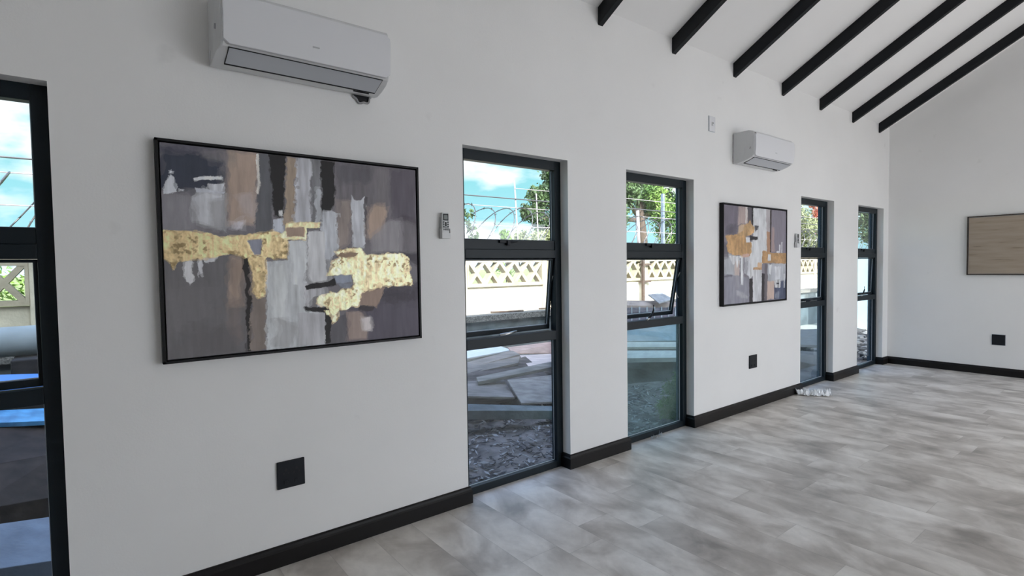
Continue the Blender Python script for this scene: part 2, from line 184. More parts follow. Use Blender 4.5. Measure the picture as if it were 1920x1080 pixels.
# strokes of the two paintings (u, v on the canvas) and the corners of the boards outside
D = {"P1":[[[[-0.01,1.01],[0.379,1.031],[0.369,0.595],[-0.015,0.581]],[112,109,114],0.01,1,0.1,0],[[[0.001,1.012],[0.238,1.031],[0.237,0.963],[-0.001,0.95]],[84,82,94],0.03,0.9,0.1,0],[[[0.0,0.96],[0.195,0.98],[0.203,0.875],[0.178,0.788],[0.039,0.775],[-0.004,0.792]],[44,50,64],0.03,0.95,0.12,0],[[[0.13,0.991],[0.23,0.997],[0.22,0.939],[0.136,0.938]],[118,114,118],0.03,0.7,0.15,0],[[[-0.01,0.771],[0.088,0.769],[0.092,0.607],[-0.015,0.591]],[122,120,125],0.02,0.9,0.12,0],[[[0.092,0.758],[0.136,0.795],[0.202,0.791],[0.203,0.606],[0.103,0.64]],[189,191,196],0.02,0.9,0.12,0],[[[0.143,0.752],[0.202,0.768],[0.203,0.606],[0.151,0.604]],[140,140,143],0.02,0.8,0.12,0],[[[0.207,0.998],[0.321,1.004],[0.312,0.639],[0.207,0.634]],[161,143,130],0.02,0.95,0.1,0],[[[0.216,1.0],[0.246,1.001],[0.239,0.908],[0.214,0.915]],[141,132,126],0.03,0.7,0.1,0],[[[0.244,0.784],[0.306,0.801],[0.309,0.621],[0.27,0.683]],[168,157,154],0.03,0.9,0.1,0],[[[0.226,0.657],[0.27,0.666],[0.261,0.611],[0.225,0.612]],[188,185,191],0.02,0.9,0.1,0],[[[0.321,0.999],[0.377,1.001],[0.367,0.606],[0.304,0.604]],[90,91,96],0.01,1,0.1,0],[[[0.314,0.998],[0.325,1.0],[0.322,0.791],[0.314,0.802]],[210,207,202],0.005,0.8,0.2,0],[[[0.364,1.0],[0.425,1.003],[0.412,0.697],[0.397,0.676],[0.371,0.689]],[30,28,29],0.008,1,0.05,0],[[[0.37,0.671],[0.413,0.679],[0.411,0.596],[0.37,0.595]],[180,184,193],0.01,1,0.15,0],[[[0.389,0.714],[0.407,0.722],[0.404,0.692],[0.393,0.685]],[216,216,218],0.006,0.9,0.1,0],[[[0.425,0.999],[0.468,1.0],[0.454,0.646],[0.412,0.644]],[153,138,123],0.012,1,0.15,0],[[[0.467,1.0],[0.526,1.003],[0.518,0.649],[0.451,0.646]],[173,174,180],0.012,1,0.15,0],[[[0.526,1.0],[0.566,1.002],[0.556,0.65],[0.515,0.649]],[118,118,122],0.012,1,0.15,0],[[[0.541,0.849],[0.563,0.851],[0.553,0.657],[0.531,0.656]],[170,173,178],0.01,1,0.15,0],[[[0.622,0.998],[1.021,1.009],[1.016,0.42],[0.611,0.501]],[103,99,104],0.01,1,0.12,0],[[[0.622,0.994],[0.803,0.993],[0.78,0.899],[0.635,0.883]],[84,82,88],0.03,0.85,0.12,0],[[[0.858,0.994],[1.009,1.0],[1.003,0.712],[0.877,0.704]],[84,79,88],0.02,0.95,0.1,0],[[[0.921,0.716],[1.009,0.717],[1.009,0.673],[0.92,0.688]],[66,60,68],0.02,0.6,0.1,0],[[[0.814,0.982],[0.869,0.982],[0.854,0.786],[0.798,0.782]],[112,108,112],0.02,0.8,0.12,0],[[[0.628,0.794],[0.688,0.793],[0.683,0.54],[0.622,0.52]],[140,129,124],0.02,0.9,0.12,0],[[[0.559,0.999],[0.621,1.0],[0.617,0.755],[0.592,0.722],[0.563,0.728]],[28,26,27],0.008,1,0.05,0],[[[0.692,0.822],[0.706,0.794],[0.726,0.795],[0.748,0.82],[0.749,0.522],[0.688,0.528]],[180,182,188],0.01,1,0.15,0],[[[0.748,0.824],[0.762,0.818],[0.755,0.608],[0.747,0.607]],[70,66,70],0.005,0.8,0.1,0],[[[0.768,0.78],[0.839,0.785],[0.839,0.584],[0.764,0.568]],[163,144,130],0.025,0.95,0.08,0],[[[0.768,0.595],[0.863,0.679],[0.923,0.696],[0.919,0.506],[0.767,0.504]],[136,133,137],0.02,0.9,0.1,0],[[[0.561,0.728],[0.627,0.724],[0.623,0.527],[0.596,0.451],[0.491,0.451],[0.558,0.614]],[175,178,184],0.012,1,0.18,0],[[[0.906,0.503],[1.018,0.504],[1.016,0.42],[0.963,0.448]],[58,55,62],0.02,0.9,0.1,0],[[[-0.017,0.497],[0.286,0.499],[0.262,-0.022],[-0.031,-0.032]],[101,99,102],0.01,1,0.07,0],[[[0.0,0.349],[0.152,0.342],[0.131,0.12],[0.001,0.135]],[108,105,108],0.06,0.6,0.07,0],[[[0.073,0.148],[0.258,0.164],[0.254,-0.021],[0.069,0.006]],[92,89,91],0.05,0.7,0.07,0],[[[0.211,0.481],[0.256,0.476],[0.248,0.234],[0.205,0.226]],[148,131,120],0.02,0.95,0.08,0],[[[0.181,0.251],[0.244,0.257],[0.239,0.039],[0.193,0.114]],[115,105,102],0.03,0.6,0.08,0],[[[0.254,0.488],[0.284,0.481],[0.276,0.004],[0.259,0.001],[0.262,0.337]],[36,33,33],0.006,1,0.05,0],[[[0.284,0.481],[0.34,0.464],[0.329,0.009],[0.273,0.006]],[122,112,107],0.012,1,0.1,0],[[[0.06,0.454],[0.084,0.47],[0.091,0.454],[0.085,0.355],[0.074,0.345],[0.061,0.4]],[189,189,192],0.008,1,0.12,0],[[[0.103,0.47],[0.119,0.464],[0.114,0.376],[0.104,0.388]],[182,182,186],0.008,1,0.12,0],[[[0.122,0.484],[0.178,0.484],[0.162,0.453],[0.132,0.448]],[188,188,191],0.008,0.9,0.12,0],[[[0.006,0.804],[0.027,0.853],[0.04,0.844],[0.045,0.776],[0.007,0.769]],[189,192,198],0.008,1,0.12,0],[[[0.029,0.878],[0.041,0.879],[0.039,0.861],[0.029,0.859]],[189,192,198],0.006,1,0.12,0],[[[0.099,0.854],[0.197,0.869],[0.196,0.853],[0.101,0.837]],[196,198,202],0.006,1,0.1,0],[[[0.143,0.827],[0.199,0.833],[0.198,0.793],[0.155,0.786],[0.142,0.802]],[188,190,196],0.008,1,0.15,0],[[[0.05,0.792],[0.071,0.792],[0.069,0.783],[0.049,0.784]],[188,190,196],0.006,1,0.1,0],[[[0.107,0.804],[0.144,0.803],[0.202,0.791],[0.197,0.784],[0.111,0.786]],[182,185,193],0.005,0.9,0.1,0],[[[0.34,0.452],[0.419,0.463],[0.42,0.56],[0.499,0.562],[0.485,0.205],[0.57,0.16],[0.566,-0.011],[0.329,-0.003]],[178,181,184],0.008,1,0.16,0],[[[0.352,0.429],[0.409,0.452],[0.396,0.09],[0.356,0.047]],[193,196,197],0.02,0.7,0.16,0],[[[0.358,0.155],[0.447,0.134],[0.435,-0.006],[0.355,0.006]],[140,140,142],0.03,0.7,0.16,0],[[[0.43,0.555],[0.497,0.559],[0.496,0.327],[0.433,0.331]],[191,194,197],0.01,1,0.12,0],[[[0.491,0.451],[0.605,0.463],[0.599,0.349],[0.563,0.325],[0.488,0.341]],[140,140,143],0.01,1,0.12,0],[[[0.502,0.611],[0.57,0.62],[0.574,0.35],[0.516,0.34],[0.497,0.378]],[189,190,193],0.006,1,0.1,0],[[[0.488,0.334],[0.574,0.337],[0.571,0.198],[0.476,0.205]],[170,170,174],0.02,1,0.2,0],[[[0.515,0.265],[0.544,0.276],[0.537,0.2],[0.499,0.204]],[105,103,106],0.01,0.9,0.2,0],[[[0.485,0.322],[0.526,0.339],[0.564,0.337],[0.613,0.364],[0.617,0.323],[0.563,0.31],[0.492,0.301]],[30,28,30],0.006,1,0.05,0],[[[0.473,0.212],[0.551,0.206],[0.615,0.188],[0.57,0.173],[0.485,0.19]],[30,28,30],0.006,1,0.05,0],[[[0.455,0.185],[0.563,0.171],[0.562,-0.003],[0.449,0.006]],[169,169,173],0.006,1,0.12,0],[[[0.589,0.146],[0.662,0.166],[0.66,-0.003],[0.582,0.0]],[90,88,93],0.008,1,0.08,0],[[[0.663,0.321],[1.021,0.321],[1.021,-0.028],[0.656,0.003]],[83,79,89],0.01,1,0.07,0],[[[0.789,0.288],[1.009,0.306],[1.007,0.208],[0.798,0.195]],[60,56,63],0.05,0.8,0.07,0],[[[0.66,0.176],[0.722,0.171],[0.753,0.118],[0.745,0.006],[0.657,0.01]],[145,130,123],0.015,0.95,0.08,0],[[[0.717,0.137],[0.77,0.14],[0.774,0.06],[0.726,0.058]],[191,185,185],0.015,0.95,0.08,0],[[[0.563,0.193],[0.592,0.156],[0.584,0.007],[0.563,-0.001]],[32,30,30],0.006,1,0.05,0],[[[0.709,0.293],[0.834,0.303],[0.792,0.182],[0.708,0.202]],[138,120,110],0.012,1,0.1,0],[[[0.713,0.2],[0.787,0.188],[0.775,0.163],[0.712,0.171]],[60,55,58],0.01,0.9,0.1,0],[[[-0.015,0.602],[0.136,0.599],[0.181,0.577],[0.276,0.591],[0.371,0.615],[0.425,0.581],[0.419,0.463],[0.29,0.481],[0.266,0.473],[0.218,0.492],[0.155,0.473],[0.038,0.454],[0.026,0.412],[0.016,0.454],[-0.017,0.481]],[196,174,132],0.008,1,0.2,1],[[[0.28,0.488],[0.342,0.467],[0.334,0.287],[0.31,0.259],[0.292,0.29]],[196,174,132],0.01,1,0.2,1],[[[0.412,0.656],[0.554,0.666],[0.551,0.631],[0.497,0.629],[0.491,0.566],[0.438,0.567],[0.369,0.58],[0.414,0.61]],[222,203,162],0.006,1,0.2,1],[[[0.416,0.629],[0.487,0.635],[0.49,0.584],[0.418,0.584]],[156,136,122],0.005,1,0.08,0],[[[0.274,0.56],[0.324,0.569],[0.323,0.486],[0.298,0.486],[0.287,0.51]],[128,130,142],0.006,1,0.12,0],[[[0.609,0.52],[0.725,0.528],[0.75,0.487],[0.917,0.503],[0.957,0.462],[0.973,0.308],[0.845,0.303],[0.725,0.276],[0.71,0.2],[0.63,0.178],[0.6,0.109],[0.581,0.197],[0.534,0.219],[0.544,0.269],[0.622,0.286],[0.689,0.32],[0.687,0.372],[0.577,0.369],[0.598,0.453],[0.631,0.476]],[222,203,162],0.01,1,0.2,1],[[[0.631,0.501],[0.714,0.502],[0.692,0.473],[0.618,0.479]],[136,116,100],0.006,1,0.1,0],[[[0.605,0.372],[0.684,0.379],[0.682,0.333],[0.613,0.331]],[132,138,152],0.008,1,0.15,0],[[[0.623,0.329],[0.689,0.326],[0.673,0.301],[0.632,0.306]],[120,124,135],0.008,1,0.15,0],[[[0.565,0.184],[0.583,0.185],[0.582,0.159],[0.57,0.163]],[222,203,162],0.006,1,0.1,1]],"P2":[[[[-0.045,1.027],[1.063,1.05],[1.072,-0.07],[-0.044,-0.028]],[126,122,131],0.01,1,0.1,0],[[[-0.011,1.018],[0.318,1.02],[0.3,0.835],[0.005,0.691]],[108,102,114],0.03,0.9,0.1,0],[[[0.021,0.774],[0.175,0.817],[0.176,0.708],[0.022,0.692]],[85,80,92],0.03,0.8,0.1,0],[[[0.211,1.0],[0.351,1.001],[0.34,0.825],[0.193,0.799]],[168,152,148],0.02,0.95,0.1,0],[[[0.31,1.001],[0.347,1.0],[0.34,0.825],[0.319,0.823]],[200,195,192],0.01,0.9,0.1,0],[[[0.347,1.0],[0.437,1.002],[0.438,0.817],[0.355,0.826]],[88,84,90],0.008,1,0.06,0],[[[0.41,1.002],[0.442,1.002],[0.438,0.811],[0.414,0.803]],[25,23,26],0.004,1,0.05,0],[[[0.44,1.002],[0.692,1.007],[0.684,0.543],[0.576,0.401],[0.385,0.241],[0.366,0.366],[0.43,0.667]],[200,202,205],0.012,1,0.12,0],[[[0.641,1.0],[0.718,1.002],[0.714,0.745],[0.653,0.743]],[170,165,168],0.01,1,0.1,0],[[[0.734,1.0],[1.019,1.007],[1.012,0.52],[0.745,0.524]],[124,119,130],0.01,1,0.07,0],[[[0.715,0.999],[0.74,0.998],[0.735,0.531],[0.713,0.531]],[48,38,40],0.004,1,0.05,0],[[[0.744,0.806],[0.795,0.808],[0.791,0.531],[0.745,0.531]],[165,145,142],0.02,0.9,0.06,0],[[[0.66,0.756],[0.712,0.752],[0.717,0.531],[0.66,0.531]],[167,131,106],0.008,1,0.1,0],[[[0.877,0.619],[0.898,0.619],[0.897,0.525],[0.875,0.525]],[195,195,200],0.006,0.9,0.2,0],[[[0.913,0.646],[0.935,0.646],[0.936,0.525],[0.91,0.525]],[195,195,200],0.006,0.9,0.2,0],[[[0.829,0.545],[0.875,0.545],[0.875,0.516],[0.829,0.515]],[200,200,204],0.006,0.9,0.2,0],[[[-0.028,0.514],[0.233,0.491],[0.203,0.284],[-0.028,0.284]],[165,168,174],0.01,1,0.1,0],[[[-0.011,0.62],[0.056,0.609],[0.056,0.466],[-0.011,0.467]],[90,86,94],0.02,0.8,0.1,0],[[[0.156,0.442],[0.233,0.441],[0.216,0.161],[0.153,0.164]],[186,170,164],0.02,0.9,0.08,0],[[[-0.028,0.314],[0.376,0.266],[0.386,-0.01],[-0.028,-0.006]],[136,136,147],0.01,0.9,0.12,0],[[[0.006,0.295],[0.125,0.292],[0.116,0.268],[0.006,0.277]],[90,88,98],0.02,0.8,0.12,0],[[[0.221,0.491],[0.283,0.488],[0.28,0.183],[0.244,0.197]],[200,202,206],0.008,1,0.2,0],[[[0.298,0.485],[0.397,0.485],[0.385,0.247],[0.348,0.292],[0.302,0.305]],[188,190,196],0.01,1,0.2,0],[[[0.073,0.491],[0.212,0.485],[0.208,0.43],[0.186,0.358],[0.173,0.43],[0.125,0.394],[0.099,0.442]],[204,205,208],0.01,1,0.2,0],[[[0.393,0.64],[0.426,0.635],[0.413,0.265],[0.383,0.247]],[205,206,208],0.008,1,0.15,0],[[[0.233,0.466],[0.244,0.466],[0.241,0.197],[0.234,0.197]],[60,58,64],0.003,0.9,0.05,0],[[[0.302,0.429],[0.357,0.429],[0.342,0.292],[0.311,0.293]],[150,150,158],0.01,0.8,0.15,0],[[[0.177,0.139],[0.303,0.095],[0.367,0.067],[0.358,0.042],[0.186,0.077]],[165,165,172],0.02,0.8,0.15,0],[[[0.376,0.248],[0.434,0.249],[0.435,-0.007],[0.378,-0.006]],[42,37,42],0.005,1,0.05,0],[[[0.433,0.353],[0.582,0.344],[0.572,-0.003],[0.435,0.0]],[193,194,198],0.008,1,0.13,0],[[[0.578,0.305],[0.629,0.297],[0.623,0.0],[0.576,0.0]],[46,41,46],0.005,1,0.05,0],[[[0.625,0.403],[0.681,0.4],[0.672,0.003],[0.622,0.002]],[102,97,103],0.006,1,0.08,0],[[[0.675,0.407],[1.002,0.404],[0.992,0.207],[0.686,0.192]],[168,171,178],0.012,1,0.12,0],[[[0.696,0.393],[0.746,0.393],[0.727,0.282],[0.702,0.296]],[205,207,210],0.008,1,0.12,0],[[[0.799,0.373],[0.905,0.364],[0.899,0.223],[0.801,0.227]],[198,200,205],0.01,1,0.15,0],[[[0.672,0.212],[0.794,0.208],[0.794,0.009],[0.669,0.01]],[186,166,156],0.01,1,0.08,0],[[[0.789,0.188],[1.014,0.227],[1.016,-0.012],[0.79,0.009]],[74,81,104],0.015,1,0.15,0],[[[0.801,0.068],[0.895,0.089],[0.874,0.01],[0.801,0.021]],[130,136,150],0.02,0.8,0.15,0],[[[0.795,0.221],[0.905,0.223],[0.902,0.133],[0.802,0.137]],[205,206,208],0.01,0.9,0.3,0],[[[0.831,0.189],[0.878,0.187],[0.874,0.171],[0.831,0.173]],[40,40,55],0.004,1,0.05,0],[[[0.959,0.289],[0.991,0.288],[0.982,0.126],[0.965,0.127]],[190,192,196],0.006,0.9,0.1,0],[[[0.019,0.688],[0.115,0.708],[0.301,0.701],[0.356,0.67],[0.417,0.626],[0.405,0.516],[0.357,0.473],[0.269,0.48],[0.194,0.503],[0.145,0.491],[0.056,0.528],[0.03,0.597],[0.049,0.621]],[180,145,104],0.012,1,0.15,1],[[[0.193,0.694],[0.232,0.792],[0.355,0.828],[0.387,0.874],[0.405,0.83],[0.463,0.793],[0.452,0.74],[0.374,0.699]],[186,153,113],0.01,1,0.15,1],[[[0.211,0.803],[0.293,0.82],[0.286,0.754],[0.202,0.718]],[192,168,142],0.015,0.95,0.1,0],[[[0.265,0.509],[0.375,0.509],[0.365,0.476],[0.274,0.476]],[191,160,150],0.01,0.9,0.1,0],[[[0.585,0.543],[0.705,0.54],[0.715,0.524],[1.012,0.522],[1.013,0.4],[0.726,0.413],[0.581,0.412]],[176,141,102],0.008,1,0.15,1],[[[0.678,0.508],[0.727,0.508],[0.727,0.437],[0.675,0.437]],[205,205,205],0.006,1,0.1,0],[[[0.38,0.708],[0.42,0.697],[0.51,0.696],[0.51,0.663],[0.383,0.653]],[38,36,42],0.006,1,0.05,0],[[[0.449,0.811],[0.525,0.811],[0.51,0.782],[0.477,0.743]],[48,46,54],0.008,0.9,0.1,0],[[[0.316,0.686],[0.378,0.687],[0.385,0.63],[0.323,0.629]],[205,206,210],0.006,1,0.1,0],[[[0.439,0.368],[0.578,0.369],[0.578,0.34],[0.439,0.345]],[176,143,110],0.006,1,0.1,1],[[[0.507,0.418],[0.578,0.417],[0.578,0.363],[0.508,0.364]],[200,170,140],0.008,1,0.1,0]],"B":{"a":[[3.231,2.6,0.28],[4.32,2.9,0.308],[4.294,2.7,0.285],[3.107,2.4,0.257]],"b":[[3.107,2.4,0.269],[4.293,2.7,0.264],[4.107,2.5,0.224],[3.014,2.25,0.233]],"c":[[2.983,2.2,0.24],[4.422,2.75,0.237],[4.475,2.15,-0.051],[2.608,1.6,0.048]],"d":[[4.326,3.0,0.339],[5.665,3.3,0.283],[5.472,3.1,0.13],[4.298,2.85,0.281]],"e":[[4.405,2.85,0.241],[5.377,3.0,0.145],[4.995,2.6,0.045],[4.219,2.4,0.144]],"f":[[3.107,1.95,0.266],[4.617,2.2,0.255],[4.521,2.1,0.207],[3.059,1.85,0.239]],"g":[[3.435,1.85,0.208],[4.52,2.1,0.095],[4.041,1.6,-0.074],[3.345,1.5,0.039]],"h":[[2.829,1.95,0.256],[3.542,2.05,0.168],[3.352,1.62,0.075],[2.611,1.6,0.213]],"i":[[2.552,1.6,0.153],[3.709,1.25,-0.007],[3.613,1.15,-0.013],[2.461,1.45,0.13]],"w":[[3.541,3.1,0.335],[4.398,3.3,0.321],[4.436,3.05,0.286],[3.417,2.9,0.281]],"j":[[5.408,2.3,0.376],[7.342,2.0,0.218],[7.184,1.9,0.171],[5.244,2.15,0.336]],"k":[[5.189,2.1,0.306],[7.106,1.85,0.129],[6.869,1.7,0.072],[4.97,1.9,0.252]],"l":[[6.173,3.0,0.421],[8.916,3.0,0.372],[7.971,2.4,0.144],[5.626,2.5,0.342]],"m":[[6.723,3.5,0.836],[9.625,3.45,0.655],[9.389,3.3,0.589],[6.504,3.3,0.768]],"n":[[6.395,3.2,0.736],[9.231,3.2,0.583],[8.837,2.95,0.401],[6.119,2.95,0.528]],"o":[[7.794,3.4,0.883],[8.313,3.5,0.898],[8.391,3.3,0.783],[7.847,3.2,0.737]],"p":[[8.314,1.25,0.085],[9.67,1.1,-0.104],[8.904,0.8,-0.216],[7.678,0.95,0.056]],"q":[[9.69,1.9,0.201],[11.715,1.9,0.085],[10.31,1.35,-0.071],[8.631,1.4,0.12]],"r":[[-0.625,1.9,0.486],[-0.216,2.1,0.398],[-0.205,1.7,0.281],[-0.579,1.5,0.33]],"s":[[-0.579,1.5,0.33],[-0.205,1.7,0.281],[-0.2,1.4,0.109],[-0.546,1.2,0.187]],"t":[[-0.513,0.95,0.188],[-0.218,1.1,0.102],[-0.187,0.7,0.023],[-0.471,0.6,0.108]],"u":[[-0.681,2.4,0.73],[-0.316,2.6,0.666],[-0.307,2.4,0.61],[-0.657,2.2,0.674]],"v":[[-0.649,2.1,0.541],[-0.22,2.25,0.464],[-0.212,2.0,0.426],[-0.624,1.9,0.502]]}}

# ================================================================ materials
def wall_paint(name):
    m, n, b = mat(name)
    b.inputs['Roughness'].default_value = .55
    t = n.nodes.new('ShaderNodeTexCoord')
    z = n.nodes.new('ShaderNodeTexNoise'); z.inputs['Scale'].default_value = .9; z.inputs['Detail'].default_value = 5
    n.links.new(t.outputs['Object'], z.inputs['Vector'])
    r = n.nodes.new('ShaderNodeValToRGB'); r.color_ramp.elements[0].position = .3; r.color_ramp.elements[1].position = .7
    r.color_ramp.elements[0].color = (.77, .77, .765, 1); r.color_ramp.elements[1].color = (.83, .83, .825, 1)
    n.links.new(z.outputs['Fac'], r.inputs['Fac'])
    # small grey rub marks
    v = n.nodes.new('ShaderNodeTexNoise'); v.inputs['Scale'].default_value = 5.5; v.inputs['Detail'].default_value = 3
    n.links.new(t.outputs['Object'], v.inputs['Vector'])
    q = n.nodes.new('ShaderNodeMapRange'); q.inputs['From Min'].default_value = .70; q.inputs['From Max'].default_value = .78; q.inputs['To Max'].default_value = .18
    n.links.new(v.outputs['Fac'], q.inputs['Value'])
    x = n.nodes.new('ShaderNodeMix'); x.data_type = 'RGBA'; n.links.new(q.outputs[0], x.inputs['Factor']); n.links.new(r.outputs['Color'], x.inputs[6]); x.inputs[7].default_value = (.42, .42, .41, 1)
    n.links.new(x.outputs[2], b.inputs['Base Color'])
    z2 = n.nodes.new('ShaderNodeTexNoise'); z2.inputs['Scale'].default_value = 120; z2.inputs['Detail'].default_value = 4
    n.links.new(t.outputs['Object'], z2.inputs['Vector'])
    bu = n.nodes.new('ShaderNodeBump'); bu.inputs['Strength'].default_value = .12; bu.inputs['Distance'].default_value = .004
    n.links.new(z2.outputs['Fac'], bu.inputs['Height']); n.links.new(bu.outputs[0], b.inputs['Normal'])
    return m
M_wall = wall_paint('white_wall_paint')
M_ceil = pm('white_ceiling_board', (.80, .80, .80), .6, var=.02, vscale=2)
M_ext = pm('charcoal_outside_plaster', (.055, .095, .14), .7, var=.15, bump=.3)
M_frame = pm('charcoal_powder_coated_aluminium', (.0045, .0105, .0155), .45, spec=.28)
M_gasket = pm('pale_glazing_bead', (.45, .5, .55), .4)
M_skirt = pm('black_brown_skirting_paint', (.0045, .0035, .0035), .42, spec=.3)
M_raft = pm('dark_painted_timber', (.0065, .0080, .0105), .55, spec=.25, var=.2, vscale=6, bump=.2, bscale=30)
M_black = pm('black_plastic', (.004, .006, .010), .5, spec=.3)
M_blackside = pm('dark_grey_plastic', (.09, .095, .10), .5)
M_acw = pm('white_gloss_plastic', (.72, .73, .76), .16, coat=.4)
M_acbody = pm('white_satin_plastic', (.62, .63, .64), .38)
M_acflap = pm('grey_white_plastic', (.50, .52, .56), .3)
M_dark = pm('dark_gap', (.01, .01, .012), .8)
M_grey = pm('grey_plastic', (.30, .30, .31), .5)
M_lcd = pm('grey_lcd_screen', (.14, .15, .14), .2)
M_chrome = pm('brushed_metal', (.6, .6, .6), .3, 1)
M_conc = pm('pale_precast_concrete', (.52, .47, .36), .85, var=.2, vscale=5, bump=.5, bscale=40)
M_lat = pm('cream_precast_lattice', (.40, .345, .245), .85, var=.2, vscale=5, bump=.5, bscale=40)
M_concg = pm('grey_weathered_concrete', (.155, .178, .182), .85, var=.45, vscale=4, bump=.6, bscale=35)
M_wire = pm('galvanised_wire', (.16, .15, .15), .4, .7)
M_pole = pm('galvanised_pole', (.42, .36, .36), .5, .2)

def floor_mat():
    m, n, b = mat('vinyl_plank_floor')
    Lk = n.links.new
    def A(t, **k):
        q = n.nodes.new(t)
        for a, c in k.items(): setattr(q, a, c)
        return q
    def MA(op, a, c=None):
        q = A('ShaderNodeMath', operation=op)
        for i, v in enumerate((a, c)):
            if v is None: continue
            if isinstance(v, (int, float)): q.inputs[i].default_value = v
            else: Lk(v, q.inputs[i])
        return q.outputs[0]
    t = A('ShaderNodeTexCoord'); s = A('ShaderNodeSeparateXYZ'); Lk(t.outputs['Object'], s.inputs[0])
    X = MA('DIVIDE', MA('ADD', s.outputs['X'], .04), .2286)
    row = MA('FLOOR', X); fx = MA('FRACT', X)
    wn = A('ShaderNodeTexWhiteNoise', noise_dimensions='1D'); Lk(row, wn.inputs['W'])
    Y = MA('ADD', MA('DIVIDE', s.outputs['Y'], 1.22), wn.outputs['Value'])
    colm = MA('FLOOR', Y); fy = MA('FRACT', Y)
    cb = A('ShaderNodeCombineXYZ'); Lk(row, cb.inputs[0]); Lk(colm, cb.inputs[1])
    w2 = A('ShaderNodeTexWhiteNoise', noise_dimensions='3D'); Lk(cb.outputs[0], w2.inputs['Vector'])
    sc = A('ShaderNodeVectorMath', operation='SCALE'); Lk(w2.outputs['Color'], sc.inputs[0]); sc.inputs['Scale'].default_value = 37
    # every plank shows its own piece of one cloudy print, half of them nearly continuous
    ad = A('ShaderNodeVectorMath', operation='ADD'); Lk(t.outputs['Object'], ad.inputs[0]); Lk(sc.outputs[0], ad.inputs[1])
    mpp = A('ShaderNodeMapping'); mpp.inputs['Scale'].default_value = (1.15, .8, 1); Lk(ad.outputs[0], mpp.inputs[0])
    mp0 = A('ShaderNodeMapping'); mp0.inputs['Scale'].default_value = (1.0, .8, 1); Lk(t.outputs['Object'], mp0.inputs[0])
    n1 = A('ShaderNodeTexNoise'); n1.inputs['Scale'].default_value = 3.6; n1.inputs['Detail'].default_value = 4.5; n1.inputs['Roughness'].default_value = .55; n1.inputs['Distortion'].default_value = .5
    Lk(mpp.outputs[0], n1.inputs['Vector'])
    n2 = A('ShaderNodeTexNoise'); n2.inputs['Scale'].default_value = 2.6; n2.inputs['Detail'].default_value = 5; n2.inputs['Distortion'].default_value = .4
    Lk(mp0.outputs[0], n2.inputs['Vector'])
    f = MA('ADD', MA('MULTIPLY', n1.outputs['Fac'], .62), MA('MULTIPLY', n2.outputs['Fac'], .38))
    r = A('ShaderNodeValToRGB'); Lk(f, r.inputs['Fac'])
    el = r.color_ramp.elements
    el[0].position = .33; el[0].color = (0.305, 0.28, 0.256, 1)
    el[1].position = .68; el[1].color = (0.874, 0.846, 0.813, 1)
    q = el.new(.46); q.color = (0.517, 0.481, 0.446, 1)
    q = el.new(.55); q.color = (0.696, 0.663, 0.625, 1)
    # fine scuffed veins
    n3 = A('ShaderNodeTexNoise'); n3.inputs['Scale'].default_value = 22; n3.inputs['Detail'].default_value = 6; n3.inputs['Roughness'].default_value = .7
    Lk(mpp.outputs[0], n3.inputs['Vector'])
    rr = A('ShaderNodeMapRange'); rr.inputs['From Min'].default_value = .3; rr.inputs['From Max'].default_value = .7; rr.inputs['To Min'].default_value = .94; rr.inputs['To Max'].default_value = 1.06
    Lk(n3.outputs['Fac'], rr.inputs['Value'])
    # seams
    ex = MA('MINIMUM', fx, MA('SUBTRACT', 1.0, fx)); ey = MA('MINIMUM', fy, MA('SUBTRACT', 1.0, fy))
    sx = MA('LESS_THAN', ex, .006); sy = MA('LESS_THAN', ey, .0012)
    seam = MA('MAXIMUM', sx, sy)
    k = MA('MULTIPLY', rr.outputs[0], MA('SUBTRACT', 1.0, MA('MULTIPLY', seam, .22)))
    v = A('ShaderNodeVectorMath', operation='SCALE'); Lk(r.outputs['Color'], v.inputs[0]); Lk(k, v.inputs['Scale'])
    Lk(v.outputs[0], b.inputs['Base Color'])
    b.inputs['Roughness'].default_value = .42; b.inputs['Specular IOR Level'].default_value = .55
    bu = A('ShaderNodeBump'); bu.inputs['Strength'].default_value = .08; bu.inputs['Distance'].default_value = .002
    Lk(n3.outputs['Fac'], bu.inputs['Height']); Lk(bu.outputs[0], b.inputs['Normal'])
    return m
M_floor = floor_mat()

